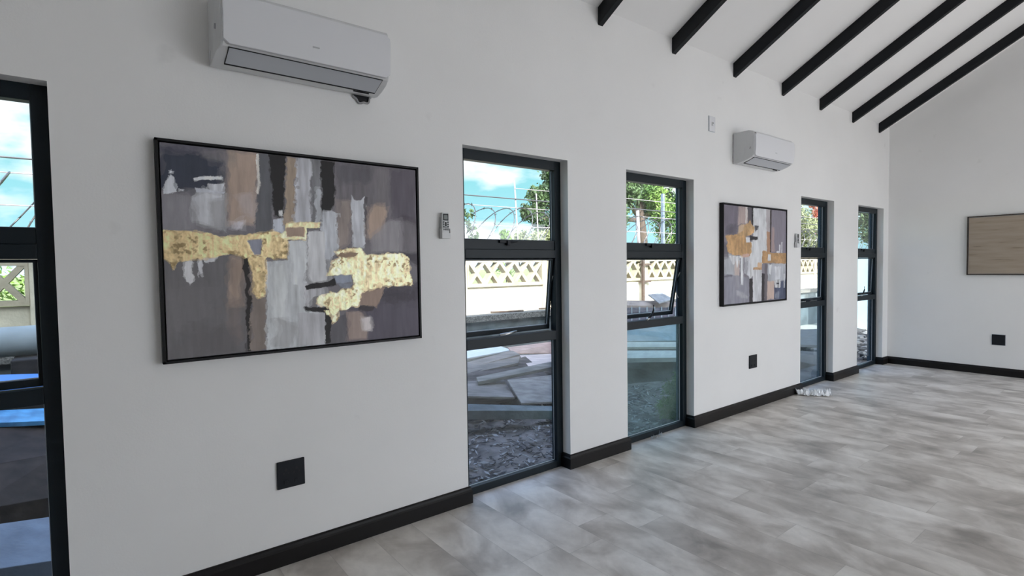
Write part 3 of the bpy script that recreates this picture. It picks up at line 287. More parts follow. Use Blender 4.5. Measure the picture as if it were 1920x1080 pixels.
def glass(name, tint, dust=0.0, dcol=(.5, .6, .65)):
    m = bpy.data.materials.new(name); m.use_nodes = True; n = m.node_tree; n.nodes.clear()
    o = n.nodes.new('ShaderNodeOutputMaterial'); t = n.nodes.new('ShaderNodeBsdfTransparent'); t.inputs[0].default_value = (*tint, 1)
    g = n.nodes.new('ShaderNodeBsdfGlossy'); g.inputs['Roughness'].default_value = .02
    ge = n.nodes.new('ShaderNodeNewGeometry'); dp = n.nodes.new('ShaderNodeVectorMath'); dp.operation = 'DOT_PRODUCT'
    n.links.new(ge.outputs['Incoming'], dp.inputs[0]); n.links.new(ge.outputs['Normal'], dp.inputs[1])
    def mth(op, a, c=None):
        q = n.nodes.new('ShaderNodeMath'); q.operation = op
        for i_, v_ in enumerate((a, c)):
            if v_ is None: continue
            if isinstance(v_, (int, float)): q.inputs[i_].default_value = v_
            else: n.links.new(v_, q.inputs[i_])
        return q.outputs[0]
    fr_o = mth('ADD', mth('MULTIPLY', mth('POWER', mth('SUBTRACT', 1.0, mth('ABSOLUTE', dp.outputs['Value'])), 5.0), .9), .035)
    mx = n.nodes.new('ShaderNodeMixShader'); n.links.new(fr_o, mx.inputs[0]); n.links.new(t.outputs[0], mx.inputs[1]); n.links.new(g.outputs[0], mx.inputs[2])
    last = mx.outputs[0]
    if dust:
        d = n.nodes.new('ShaderNodeBsdfDiffuse'); d.inputs[0].default_value = (*dcol, 1)
        tc2 = n.nodes.new('ShaderNodeTexCoord'); z = n.nodes.new('ShaderNodeTexNoise'); z.inputs['Scale'].default_value = 5; z.inputs['Detail'].default_value = 9; z.inputs['Roughness'].default_value = .72
        n.links.new(tc2.outputs['Object'], z.inputs['Vector'])
        r = n.nodes.new('ShaderNodeMapRange'); r.inputs['From Min'].default_value = .3; r.inputs['From Max'].default_value = .75; r.inputs['To Min'].default_value = dust * .25; r.inputs['To Max'].default_value = dust * 1.6
        n.links.new(z.outputs['Fac'], r.inputs['Value'])
        m2 = n.nodes.new('ShaderNodeMixShader'); n.links.new(r.outputs[0], m2.inputs[0]); n.links.new(last, m2.inputs[1]); n.links.new(d.outputs[0], m2.inputs[2]); last = m2.outputs[0]
    n.links.new(last, o.inputs[0]); return m
M_glass = glass('window_glass', (.95, .98, .98))
M_glassd = glass('dusty_window_glass', (.74, .82, .85), .07, (.42, .55, .62))
M_glassg = glass('very_dusty_window_glass', (.74, .86, .85), .12, (.36, .50, .52))

# ================================================================ room shell
T = 2.12; B = .0975; TH = .18; XF = 8.647; XB = -2.7; YR = -6.4; YM = -3.2
ZC = 3.225; SL = .572; ZR = ZC - SL * YM
OPEN = [(-.975, -.109), (1.725, 2.57), (3.174, 4.044), (6.03, 6.871), (7.592, 8.462)]
mb = MB()
mb.box((XB, YR, -.12), (XF, TH - .11, 0))
for a, b in OPEN: mb.box((a, .07, -.12), (b, .135, 0))
fl = mb.build('floor', M_floor); tag(fl, kind='structure')
mb = MB()
xs = [XB] + [v for o in OPEN for v in o] + [XF + .2]
for k in range(0, len(xs), 2):
    mb.box((xs[k], 0, -.3), (xs[k + 1], .10, 3.25), 0); mb.box((xs[k], .10, -.3), (xs[k + 1], TH, 3.2), 1)
for a, b in OPEN:
    mb.box((a, 0, T), (b, .10, 3.25), 0); mb.box((a, .10, T), (b, TH, 3.2), 1); mb.box((a, .136, -.3), (b, TH, 0.0), 1)
tag(mb.build('wall_left', [M_wall, M_ext]), kind='structure')
def gable(x0, x1, name, mats):
    mb = MB(); mb.prism([(x0, 0, -.3), (x0, YR, -.3), (x0, YR, ZC), (x0, YM, ZR), (x0, 0, ZC)], (x1 - x0, 0, 0)); return tag(mb.build(name, mats), kind='structure')
gable(XF, XF + .2, 'wall_back', M_wall)
gable(XB - .2, XB, 'wall_front', M_wall)
# the wall behind the photographer with its wide door openings
DO = [(2.8, 5.1), (5.4, 8.4)]
mb = MB(); xs = [XB - .2] + [v for o in DO for v in o[:2]] + [XF + .2]
for k in range(0, len(xs), 2): mb.box((xs[k], YR - .2, -.3), (xs[k + 1], YR, 3.2))
for a, b in DO: mb.box((a, YR - .2, 2.45), (b, YR, 3.2)); mb.box((a, YR - .2, -.3), (b, YR, 0))
tag(mb.build('wall_right', M_wall), kind='structure')
for i, (a, b) in enumerate(DO):
    mb = MB()
    for x in (a, b - .06, (a + b) / 2 - .03): mb.box((x, YR - .13, 0), (x + .06, YR - .05, 2.45))
    mb.box((a, YR - .13, 2.45 - .07), (b, YR - .05, 2.45)); tag(mb.build('door_%d' % (i + 1), M_frame), kind='structure')
mb = MB()
e = .62
mb.prism([(XB - .3, e, ZC - SL * e), (XB - .3, YM, ZR), (XB - .3, YR - .25, ZC - SL * .25), (XB - .3, YR - .25, ZC + .2), (XB - .3, YM, ZR + .25), (XB - .3, e, ZC - SL * e + .2)], (XF - XB + .9, 0, 0))
tag(mb.build('ceiling', M_ceil), kind='structure')
RL = [1.98, 2.88, 3.745, 4.665, 5.58, 6.46, 7.366, 8.24]
RN = ['black sloping ceiling rafter out of sight left of all the others', 'leftmost visible black ceiling rafter, a short stub at the top edge', 'second black rafter from the left, above the third window',
      'third black rafter from the left, just right of the white isolator switch', "fourth black rafter from the left, above the far air conditioner's right end", 'fifth black rafter from the left, above the fourth window',
      'sixth black rafter from the left, last but one before the end wall', 'black rafter nearest the white end wall, lowest in the row']
for x, lb in zip(RL, RN):
    mb = MB(); w = .045
    z0 = 3.104
    mb.prism([(x, -.002, z0), (x, YM, z0 - SL * YM), (x, YM, ZR + .01), (x, -.002, ZC + .01)], (w, 0, 0))
    r = mb.build('ceiling_rafter', M_raft, loc=(x, 0, z0)); tag(r, lb, 'beam', 'black ceiling rafters')
# unseen block added left of the photographer to shade the yard's near end
mb = MB(); mb.box((-8, -6, -.3), (-2.95, .6, 5.6)); tag(mb.build('added_shade_block', M_ext), kind='structure')
# skirting
def skirt(pts, name, parent_kind=True):
    # sweep a moulded profile along the plan polyline (room side on the right of travel)
    prof = [(0, 0), (.019, 0), (.019, .072), (.014, .080), (.012, .092), (.006, B), (0, B)]
    mb = MB(); P = [Vector((p[0], p[1], 0)) for p in pts]; rings = []
    for k, p in enumerate(P):
        d0 = (P[k] - P[k - 1]).normalized() if k else None; d1 = (P[k + 1] - P[k]).normalized() if k < len(P) - 1 else None
        n0 = Vector((d0.y, -d0.x, 0)) if d0 else None; n1 = Vector((d1.y, -d1.x, 0)) if d1 else None
        if n0 is None: nn = n1
        elif n1 is None: nn = n0
        else: nn = (n0 + n1); nn = nn / (nn.dot(n0))
        i = len(mb.v); mb.v += [tuple(p + nn * a + Vector((0, 0, z))) for a, z in prof]; rings.append(i)
    m = len(prof)
    for k in range(len(rings) - 1):
        for q in range(m):
            q2 = (q + 1) % m; mb.f.append((rings[k] + q, rings[k] + q2, rings[k + 1] + q2, rings[k + 1] + q)); mb.m.append(0)
    mb.f.append(tuple(rings[0] + q for q in range(m))); mb.m.append(0); mb.f.append(tuple(rings[-1] + q for q in range(m))); mb.m.append(0)
    o = mb.build(name, M_skirt); tag(o, kind='structure'); return o
J = .072
SK = [('baseboard_left', [(XB, 0), (-.975, 0), (-.975, J)]), ('baseboard_left_a', [(-.109, J), (-.109, 0), (1.725, 0), (1.725, J)]), ('baseboard_left_b', [(2.57, J), (2.57, 0), (3.174, 0), (3.174, J)]),
      ('baseboard_left_c', [(4.044, J), (4.044, 0), (6.03, 0), (6.03, J)]), ('baseboard_left_d', [(6.871, J), (6.871, 0), (7.592, 0), (7.592, J)]), ('baseboard_left_e', [(8.462, J), (8.462, 0), (XF, 0)]),
      ('baseboard_back', [(XF, 0), (XF, YR)])]
for n_, p_ in SK: skirt(p_, n_ if n_.count('_') == 1 else 'baseboard_left')

# ================================================================ windows
def window(i, a, b, tilt, lower):
    fy0, fy1 = .073, .128
    mb = MB(); jw = .055
    mb.box((a, fy0, 0), (a + jw, fy1, T)); mb.box((b - jw, fy0, 0), (b, fy1, T)); mb.box((a + jw, fy0, 2.057), (b - jw, fy1, T)); mb.box((a + jw, fy0, 0), (b - jw, fy1, .047))
    mb.box((a + jw, fy0, .897), (b - jw, fy1, .96)); mb.box((a + jw, fy0, 1.459), (b - jw, fy1, 1.515))
    w = mb.build('window_%d' % i, M_frame, loc=(a, .1, 0), bevel=.0025); tag(w, kind='structure')
    # upper sash: four thin rails, closed
    ia, ib = a + jw, b - jw
    mb = MB(); s = .03
    mb.box((ia, .08, 1.515), (ib, .12, 1.578)); 
    up = mb.build('upper_sash', M_frame, w, bevel=.002)
    mb = MB(); mb.box((ia - .004, .108, 1.575), (ib + .004, .113, 2.06)); mb.build('glass_pane', M_glass, w)
    mb = MB()
    for x in (ia, ib - .004): mb.box((x, .1045, 1.578), (x + .004, .108, 2.057))
    mb.box((ia, .1045, 1.578), (ib, .108, 1.581)); mb.build('glazing_bead', M_gasket, w)
    # latch of the upper sash
    xm = (a + b) / 2 - .06
    mb = MB(); mb.box((xm - .05, .066, 1.556), (xm + .06, .08, 1.577)); mb.box((xm + .005, .058, 1.540), (xm + .03, .072, 1.572)); mb.tube([(xm + .03, .064, 1.560), (xm + .085, .056, 1.566)], [.007, .005], 8)
    mb.build('window_latch', M_black, w, bevel=.002)
    # middle sash, hinged at the top rail and pushed outwards at the bottom
    H = 1.457; h = .492
    piv = Vector((0, .10, H))
    ang = math.asin(tilt / h)
    def R_(p):
        q = Vector(p) - piv; c, s_ = math.cos(ang), math.sin(ang)
        return (q.x + piv.x, piv.y + q.y * c - q.z * s_, piv.z + q.y * s_ + q.z * c)
    mb = MB(); rw = .012; rb = .03
    mb.box((ia + .002, .09, H - h), (ia + rw + .002, .128, H)); mb.box((ib - rw - .002, .09, H - h), (ib - .002, .128, H)); mb.box((ia, .09, H - h), (ib, .128, H - h + rb)); mb.box((ia, .09, H - .012), (ib, .128, H))
    mb.v = [R_(v) for v in mb.v]; sash = mb.build('middle_sash', M_frame, w, bevel=.002)
    mb = MB(); mb.box((ia + rw, .106, H - h + rb - .003), (ib - rw, .111, H - .010)); mb.v = [R_(v) for v in mb.v]; mb.build('glass_pane', M_glass, sash)
    mb = MB(); mb.box((ia + rw, .102, H - h + rb), (ib - rw, .106, H - h + rb + .003)); mb.box((ib - rw - .004, .102, H - h + rb), (ib - rw, .106, H - .012)); mb.v = [R_(v) for v in mb.v]; mb.build('glazing_bead', M_gasket, sash)
    if i in (3, 5):   # raised curved stay arm
        mb = MB(); c0 = Vector((xm - .01, .072, .968))
        pts = [c0 + Vector((-.02, .0, 0)), c0 + Vector((.015, -.008, .03)), c0 + Vector((.034, -.012, .07)), c0 + Vector((.034, -.012, .112))]
        mb.tube(pts, [.009, .009, .008, .007], 8); mb.build('window_stay', M_black, sash, smooth=True)
        mb = MB(); mb.tube([c0 + Vector((-.035, 0, -.004)), c0 + Vector((-.005, -.004, .006))], .009, 8); mb.build('stay_knob', M_chrome, sash, smooth=True)
    else:
        mb = MB(); c0 = Vector((xm - .06, .068, .972)); mb.tube([c0, c0 + Vector((.05, -.01, .004)), c0 + Vector((.13, -.006, .014))], [.008, .009, .006], 8); mb.build('window_stay', M_chrome if i == 2 else M_black, sash, smooth=True)
    if tilt > .03:
        mb = MB(); q = Vector(R_((ib - .006, .12, H - .25))); mb.tube([(ib + .002, .1, H - .12), q, (ib + .001, .118, H - .34)], .004, 6); mb.build('friction_hinge', M_chrome, w)
    mb = MB(); mb.box((ia - .004, .108, .043), (ib + .004, .113, .9)); mb.build('glass_pane', lower, w)
    mb = MB(); mb.box((ia, .104, .047), (ib, .108, .0505)); mb.box((ib - .004, .104, .047), (ib, .108, .897)); mb.build('glazing_bead', M_gasket, w)
    return w
window(1, *OPEN[0], .012, M_glass)
window(2, *OPEN[1], .055, M_glass)
window(3, *OPEN[2], .085, M_glassg)
window(4, *OPEN[3], .012, M_glassd)
window(5, *OPEN[4], .018, M_glass)

# ================================================================ paintings
_rng = np.random.RandomState(3)
_T = _rng.rand(256, 256)
def vnoise(x, y):
    xi = np.floor(x).astype(int); yi = np.floor(y).astype(int); fx = x - xi; fy = y - yi
    fx = fx * fx * (3 - 2 * fx); fy = fy * fy * (3 - 2 * fy)
    g = lambda a, b: _T[a % 256, b % 256]
    return (g(xi, yi) * (1 - fx) + g(xi + 1, yi) * fx) * (1 - fy) + (g(xi, yi + 1) * (1 - fx) + g(xi + 1, yi + 1) * fx) * fy
def fbm(x, y, o=4):
    s = 0; a = .5; t = 0
    for k in range(o): s = s + a * vnoise(x * 2 ** k + 17 * k, y * 2 ** k + 31 * k); t += a; a *= .55
    return s / t
def inside(px, py, poly):
    c = np.zeros(px.shape, bool); n = len(poly); j = n - 1
    for i in range(n):
        xi, yi = poly[i]; xj, yj = poly[j]
        if yi != yj:
            k = ((yi > py) != (yj > py)) & (px < (xj - xi) * (py - yi) / (yj - yi) + xi); c ^= k
        j = i
    return c
def srgb_lin(c):
    c = np.asarray(c) / 255.; return np.where(c <= .04045, c / 12.92, ((c + .055) / 1.055) ** 2.4)
def paint(strokes, nu, nv, asp, fine):
    U0, V0 = np.meshgrid(np.linspace(0, 1, nu), np.linspace(0, 1, nv)); X0 = U0 * asp
    C = np.zeros((nv, nu, 3)); C[:] = srgb_lin((110, 107, 112)); G = np.zeros((nv, nu)); Hh = np.zeros((nv, nu))
    for si, (poly, col, edge, op, tex, kind) in enumerate(strokes):
        pu = [q[0] for q in poly]; pv = [q[1] for q in poly]; mg = edge * 1.6 + .01
        i0 = max(0, int((min(pv) - mg) * nv)); i1 = min(nv, int((max(pv) + mg) * nv) + 2); j0 = max(0, int((min(pu) - mg) * nu)); j1 = min(nu, int((max(pu) + mg) * nu) + 2)
        if i1 <= i0 or j1 <= j0: continue
        sl_ = (slice(i0, i1), slice(j0, j1)); u, v, X = U0[sl_], V0[sl_], X0[sl_]
        m = np.zeros(u.shape); J = 5 if edge >= .015 else 2
        for j in range(J):
            f = 9 if edge >= .015 else 26
            a = (fbm(X * f + si * 7.3 + j * 13.1, v * f + 3.1, 4) - .5) * 2 * edge * 1.7 / asp * 1.3; b = (fbm(X * f + 5.7 * si, v * f + 40 + j * 9.7, 4) - .5) * 2 * edge * 1.7
            m += inside(u + a, v + b, poly)
        m = m / J * op
        st = fbm(X * 55 * fine + si * 3, v * 7 + si, 4) - .5; bl = fbm(X * 7 + si * 11, v * 7 + si, 4) - .5
        c = srgb_lin(col)[None, None, :] * (1 + tex * (4.4 * st + 3.0 * bl))[..., None]
        if kind == 1:
            n1 = fbm(X * 60 * fine + si, v * 60, 4); n2 = fbm(X * 16 + si, v * 18, 3); patch = np.clip((n2 - .46) * 7, 0, 1)
            dk = np.clip((n1 - .50) * 8, 0, 1) * (.25 + .55 * patch) * (1 if fine > .9 else .3)
            # the leaf is cleaner towards its torn edge
            c = c * (1 - dk[..., None]) + srgb_lin((112, 94, 62))[None, None] * dk[..., None]
            c = c * (.88 + .45 * (fbm(X * 30 + 9, v * 30, 3))[..., None])
            G[sl_] = G[sl_] * (1 - m) + m * (1 - .6 * dk); hh = .0022 * n1 + .0010
        else:
            G[sl_] = G[sl_] * (1 - m); hh = .0012 * fbm(X * 40 * fine + si * 5, v * 8, 3) + .0006 * fbm(X * 14 + si, v * 30, 3)
        C[sl_] = C[sl_] * (1 - m[..., None]) + c * m[..., None]; Hh[sl_] = Hh[sl_] * (1 - m) + (hh + .0003 * (si % 4)) * m
    return U0, V0, C, G, Hh
def canvas_mat(name):
    m, n, b = mat(name)
    a = n.nodes.new('ShaderNodeAttribute'); a.attribute_name = 'paint'
    n.links.new(a.outputs['Color'], b.inputs['Base Color'])
    mr = n.nodes.new('ShaderNodeMapRange'); mr.inputs['To Max'].default_value = .35; n.links.new(a.outputs['Alpha'], mr.inputs['Value']); n.links.new(mr.outputs[0], b.inputs['Metallic'])
    m2 = n.nodes.new('ShaderNodeMapRange'); m2.inputs['To Min'].default_value = .62; m2.inputs['To Max'].default_value = .42; n.links.new(a.outputs['Alpha'], m2.inputs['Value']); n.links.new(m2.outputs[0], b.inputs['Roughness'])
    return m
M_canvas = canvas_mat('painted_canvas')
M_pframe = pm('black_wood_frame', (.005, .005, .006), .5, spec=.3, bump=.1, bscale=80)
def painting(x0, x1, z0, z1, strokes, nu, nv, fine, label, GAIN=1.5):
    e_ = empty('framed_painting', ((x0 + x1) / 2, 0, z0), label, 'painting', 'abstract paintings on the window wall')
    fw = .011; d = .042; g = .006
    mb = MB()
    mb.box((x0, -d, z0), (x0 + fw, -.001, z1)); mb.box((x1 - fw, -d, z0), (x1, -.001, z1)); mb.box((x0, -d, z0), (x1, -.001, z0 + fw)); mb.box((x0, -d, z1 - fw), (x1, -.001, z1)); mb.box((x0 + .002, -.012, z0 + .002), (x1 - .002, -.004, z1 - .002))
    mb.build('picture_frame', M_pframe, e_, bevel=.001)
    a, b, c, dd = x0 + fw + g, x1 - fw - g, z0 + fw + g, z1 - fw - g
    u, v, C, G, Hh = paint(strokes, nu, nv, (b - a) / (dd - c), fine)
    me = bpy.data.meshes.new('canvas')
    X = a + u * (b - a); Z = c + v * (dd - c); Yv = -.036 - Hh
    verts = np.stack([X - (x0 + x1) / 2, Yv, Z - z0], -1).reshape(-1, 3)
    idx = np.arange(nu * nv).reshape(nv, nu)
    F4 = np.stack([idx[:-1, :-1], idx[:-1, 1:], idx[1:, 1:], idx[1:, :-1]], -1).reshape(-1, 4)
    # sides and back of the stretched canvas
    vl = verts.tolist(); fl_ = F4.tolist(); k = len(vl)
    rim = list(idx[0, :]) + list(idx[1:, -1]) + list(idx[-1, -2::-1]) + list(idx[-2:0:-1, 0])
    for r_ in rim: vl.append([vl[r_][0], -.012, vl[r_][2]])
    for q in range(len(rim)):
        q2 = (q + 1) % len(rim); fl_.append([int(rim[q]), k + q, k + q2, int(rim[q2])])
    me.from_pydata(vl, [], fl_)
    at = me.color_attributes.new('paint', 'FLOAT_COLOR', 'POINT')
    cc = np.ones((len(vl), 4)) * .5; cc[:nu * nv, :3] = np.clip(C * GAIN, 0, .92).reshape(-1, 3); cc[:nu * nv, 3] = G.reshape(-1); cc[nu * nv:, 3] = 0
    at.data.foreach_set('color', cc.reshape(-1))
    me.materials.append(M_canvas)
    for p in me.polygons: p.use_smooth = True
    o = bpy.data.objects.new('canvas', me); COL.objects.link(o); o.parent = e_
    return e_
painting(.217, 1.413, 1.020, 1.949, D['P1'], 520, 400, 1.0, 'large grey abstract with bright gold leaf bands, black frame, below the near air conditioner')
painting(4.436, 5.628, 1.020, 1.949, D['P2'], 420, 330, .6, 'mauve and white abstract with dull ochre blocks, black frame, below the far air conditioner', 1.15)
# plain linen picture on the end wall
e_ = empty('framed_picture', (XF, -1.47, 1.222), 'plain beige linen picture in a thin dark brown frame on the white end wall', 'picture')
ya, yb, za, zb = -.852, -2.09, 1.222, 1.946
M_brown = pm('dark_brown_wood', (.030, .018, .011), .5)
mb = MB(); fw = .012
mb.box((XF - .035, ya, za), (XF - .001, ya - fw, zb)); mb.box((XF - .035, yb + fw, za), (XF - .001, yb, zb)); mb.box((XF - .035, ya, za), (XF - .001, yb, za + fw)); mb.box((XF - .035, ya, zb - fw), (XF - .001, yb, zb))
mb.build('picture_frame', M_brown, e_, bevel=.001)
def linen():
    m, n, b = mat('beige_linen')
    t = n.nodes.new('ShaderNodeTexCoord'); p = n.nodes.new('ShaderNodeMapping'); p.inputs['Scale'].default_value = (1, 1.3, 14); n.links.new(t.outputs['Object'], p.inputs[0])
    z = n.nodes.new('ShaderNodeTexNoise'); z.inputs['Scale'].default_value = 2.2; z.inputs['Detail'].default_value = 7; n.links.new(p.outputs[0], z.inputs['Vector'])
    r = n.nodes.new('ShaderNodeValToRGB'); el = r.color_ramp.elements; el[0].position = .28; el[0].color = (.20, .155, .115, 1); el[1].position = .62; el[1].color = (.36, .30, .24, 1); q = el.new(.36); q.color = (.31, .255, .20, 1)
    n.links.new(z.outputs['Fac'], r.inputs['Fac']); n.links.new(r.outputs['Color'], b.inputs['Base Color']); b.inputs['Roughness'].default_value = .85
    return m
mb = MB(); mb.box((XF - .026, ya - fw - .004, za + fw + .004), (XF - .006, yb + fw + .004, zb - fw - .004)); mb.build('canvas', linen(), e_)
mb = MB(); mb.box((XF - .022, ya - .002, za + .002), (XF - .002, yb + .002, zb - .002)); mb.build('backing', M_gasket, e_)

# ================================================================ air conditioners
M_badge = pm('pale_grey_print', (.40, .41, .43), .4)
def aircon(x0, x1, z0, label, sleeve):
    e_ = empty('air_conditioner', ((x0 + x1) / 2, 0, z0), label, 'air conditioner', 'white wall mounted air conditioners')
    prof = [(-.004, .004), (-.045, 0), (-.095, .010), (-.150, .028), (-.180, .044), (-.190, .06), (-.192, .262), (-.180, .274), (-.15, .280), (-.004, .280)]
    mb = MB(); mb.prism([(x0, y, z0 + z) for y, z in prof], (x1 - x0, 0, 0))
    mb.v = [((x + .020 if x < x0 + .01 else x - .005) if y < -.175 else x, y, z) for x, y, z in mb.v]
    body = mb.build('housing', M_acbody, e_, bevel=.006, segs=3)
    # dark mounting plate seen as a gap against the wall
    mb = MB(); mb.box((x0 + .006, -.006, z0 + .02), (x1 - .006, 0, z0 + .27)); mb.build('mounting_plate', M_dark, e_)
    # glossy front panel with rounded corners
    xa, xb = x0 + .022, x1 - .004; r = .022; pts = []
    for cx, cz, a0 in ((xb - r, .252 - r, 0), (xa + r, .252 - r, 90), (xa + r, .05 + r, 180), (xb - r, .05 + r, 270)):
        for k in range(7):
            t = math.radians(a0 + 15 * k); pts.append((cx + r * math.cos(t), cz + r * math.sin(t)))
    mb = MB(); n_ = len(pts)
    yf = lambda z: -.203 - .010 * math.sin(max(0, min(1, (z - .05) / .2)) * math.pi * .75)
    # curved front built in horizontal rows
    rows = 12; G_ = []
    for k in range(rows + 1):
        z = .05 + (.202) * k / rows
        dz = 0
        if z < .05 + r: dz = r - math.sqrt(max(0, r * r - (.05 + r - z) ** 2))
        if z > .252 - r: dz = max(dz, r - math.sqrt(max(0, r * r - (z - (.252 - r)) ** 2)))
        G_.append((xa + dz, xb - dz, z))
    for k in range(rows):
        a, b, z = G_[k]; a2, b2, z2 = G_[k + 1]
        mb.quad([(a, yf(z), z0 + z), (b, yf(z), z0 + z), (b2, yf(z2), z0 + z2), (a2, yf(z2), z0 + z2)])
        mb.quad([(a, yf(z), z0 + z), (a2, yf(z2), z0 + z2), (a2, -.188, z0 + z2), (a, -.188, z0 + z)]); mb.quad([(b, yf(z), z0 + z), (b, -.188, z0 + z), (b2, -.188, z0 + z2), (b2, yf(z2), z0 + z2)])
    a, b, z = G_[0]; mb.quad([(a, yf(z), z0 + z), (a, -.188, z0 + z), (b, -.188, z0 + z), (b, yf(z), z0 + z)])
    a, b, z = G_[-1]; mb.quad([(a, yf(z), z0 + z), (b, yf(z), z0 + z), (b, -.188, z0 + z), (a, -.188, z0 + z)])
    me_o = mb.build('front_panel', M_acw, e_)
    bmm = bmesh.new(); bmm.from_mesh(me_o.data); bmesh.ops.remove_doubles(bmm, verts=bmm.verts, dist=.0002); bmesh.ops.recalc_face_normals(bmm, faces=bmm.faces); bmm.to_mesh(me_o.data); bmm.free()
    bv = me_o.modifiers.new('bevel', 'BEVEL'); bv.width = .003; bv.segments = 2; bv.limit_method = 'ANGLE'; bv.angle_limit = math.radians(50)
    # thin dark line between the panel and the top grille
    mb = MB(); mb.box((x0 + .03, -.1945, z0 + .2535), (x1 - .02, -.186, z0 + .2575)); mb.build('panel_gap', M_dark, e_)
    # swing flap on the sloping underside with its dark surround
    A = Vector((0, -.182, z0 + .0395)); Bq = Vector((0, -.092, z0 + .0045)); dn = Vector((0, -.36, -.93)).normalized()
    def slab(xa, xb, a, b, t0, t1, name, m_, par=e_):
        mb = MB(); mb.prism([(xa, *(a + dn * t0)[1:]), (xa, *(b + dn * t0)[1:]), (xa, *(b + dn * t1)[1:]), (xa, *(a + dn * t1)[1:])], (xb - xa, 0, 0)); return mb.build(name, m_, par)
    slab(x0 + .044, x1 - .036, A + Vector((0, -.0015, .0006)), Bq + Vector((0, .010, -.0035)), -.004, .0008, 'outlet_slot', M_dark)
    fl_ = slab(x0 + .047, x1 - .039, A, Bq, -.002, .0018, 'swing_flap', M_acflap)
    mb = MB(); c = Vector((x0 + (x1 - x0) * .52, yf(.115) - .0005, z0 + .112)); mb.box(c + Vector((-.015, -.0006, -.003)), c + Vector((.015, .001, .003))); mb.build('maker_badge', M_badge, e_)
    mb = MB(); mb.tube([(x0 - .0015, -.03, z0 + .045), (x0 + .004, -.03, z0 + .045)], .020, 20); mb.build('side_cap', M_acbody, e_)
    mb = MB(); mb.tube([(x0 - .0008, -.165, z0 + .11), (x0 - .0008, -.170, z0 + .13)], .0035, 6); mb.build('side_notch', M_grey, e_)
    mb = MB(); mb.box((x1 - .14, -.070, z0 - .0015), (x1 - .06, -.066, z0 + .004)); mb.build('underside_slot', M_dark, e_)
    if sleeve:
        mb = MB(); cx = 1.118; n2 = 22
        ring = []
        for k in range(n2 + 1):
            t = math.pi + math.pi * k / n2; wob = 1 + .10 * math.sin(k * .9)
            ring.append((cx + .047 * wob * math.cos(t), z0 + .012 + .040 * wob * math.sin(t) * 1.1))
        poly = [(x, -.004, z) for x, z in ring]; mb.prism(poly, (0, .004, 0)); mb.build('pipe_hole', M_dark, e_)
        mb = MB(); mb.tube([(x, -.006, z) for x, z in ring], .0055, 8); mb.build('wall_sleeve', M_grey, e_, smooth=True)
    return e_
aircon(.430, 1.188, 2.282, 'large near air conditioner above the big painting, cut off by the top edge', True)
aircon(4.655, 5.412, 2.312, 'small distant air conditioner above the second painting', False)

# ================================================================ remotes in wall holders
def remote(x, z, label):
    e_ = empty('remote_control', (x, 0, z), label, 'remote control', 'remote controls in wall holders')
    w = .047; h = .145
    tl = lambda y: y
    mb = MB(); mb.box((x, -.030, z + .004), (x + w, -.012, z + h)); b = mb.build('remote_body', M_acbody, e_, bevel=.005, segs=3)
    mb = MB(); mb.box((x + .006, -.0312, z + .100), (x + w - .006, -.029, z + .138)); s_ = mb.build('screen_surround', M_black, e_, bevel=.003)
    mb = MB(); mb.box((x + .011, -.0322, z + .106), (x + w - .012, -.0308, z + .131)); mb.build('screen', M_lcd, s_)
    for k in range(3):
        for dx in (.010, .037):
            mb = MB(); mb.tube([(x + dx, -.0296, z + .091 - k * .012), (x + dx, -.0325, z + .091 - k * .012)], .0042, 10); mb.build('button', M_black, e_)
    mb = MB(); mb.box((x + .019, -.0325, z + .066), (x + .028, -.029, z + .092)); mb.build('rocker_button', M_black, e_, bevel=.002)
    for k in range(2):
        for q in range(4):
            mb = MB(); mb.box((x + .008 + q * .0088, -.0320, z + .045 + k * .010), (x + .013 + q * .0088, -.029, z + .051 + k * .010)); mb.build('button', M_black, e_)
    mb = MB(); mb.box((x - .003, -.034, z), (x + w + .004, -.0315, z + .030)); mb.box((x - .003, -.034, z - .002), (x + w + .004, 0, z + .002)); mb.box((x - .004, -.034, z), (x - .001, 0, z + .055)); mb.box((x + w + .001, -.034, z), (x + w + .004, 0, z + .055)); mb.box((x - .004, -.006, z), (x + w + .004, 0, z + .12))
    mb.build('wall_holder', M_acbody, e_, bevel=.0015)
    return e_
remote(1.562, 1.570, 'white remote control in a wall holder left of the second window')
remote(5.875, 1.568, 'small white remote control on the wall beside the second painting')

# ================================================================ switch and sockets
def plate(name, x, z, w, h, label, cat, m_, kind, group=None):
    e_ = empty(name, (x, 0, z), label, cat, group)
    mb = MB(); mb.box((x, -.011, z), (x + w, 0, z + h)); mb.build('cover_plate', [m_], e_, bevel=.003)
    if kind == 'switch':
        mb = MB(); mb.box((x + w * .38, -.017, z + h * .38), (x + w * .62, -.010, z + h * .62)); mb.build('rocker', M_acbody, e_, bevel=.002)
        mb = MB(); mb.box((x + w * .46, -.0185, z + h * .50), (x + w * .54, -.016, z + h * .58)); mb.build('indicator', M_black, e_)
        mb = MB(); mb.box((x - .002, -.004, z - .002), (x + w + .002, 0, z + h + .002)); mb.build('back_box', M_gasket, e_)
    else:
        for cx in (.32, .70):
            mb = MB()
            for dx, dz, r in ((0, .10, .0065), (-.011, -.03, .0045), (.011, -.03, .0045)):
                mb.tube([(x + w * cx + dx, -.0116, z + h * .58 + dz * h), (x + w * cx + dx, -.0108, z + h * .58 + dz * h)], r, 12)
            mb.build('plug_outlet', M_dark, e_)
        for cx in (.30, .68):
            mb = MB(); mb.box((x + w * cx - .009, -.0145, z + h * .16), (x + w * cx + .009, -.0105, z + h * .30)); mb.build('rocker_switch', m_, e_, bevel=.002)
    return e_
plate('isolator_switch', 4.265, 2.560, .092, .130, 'small white isolator switch high on the wall left of the far air conditioner', 'switch', M_acw, 'switch')
G1 = 'black wall sockets'
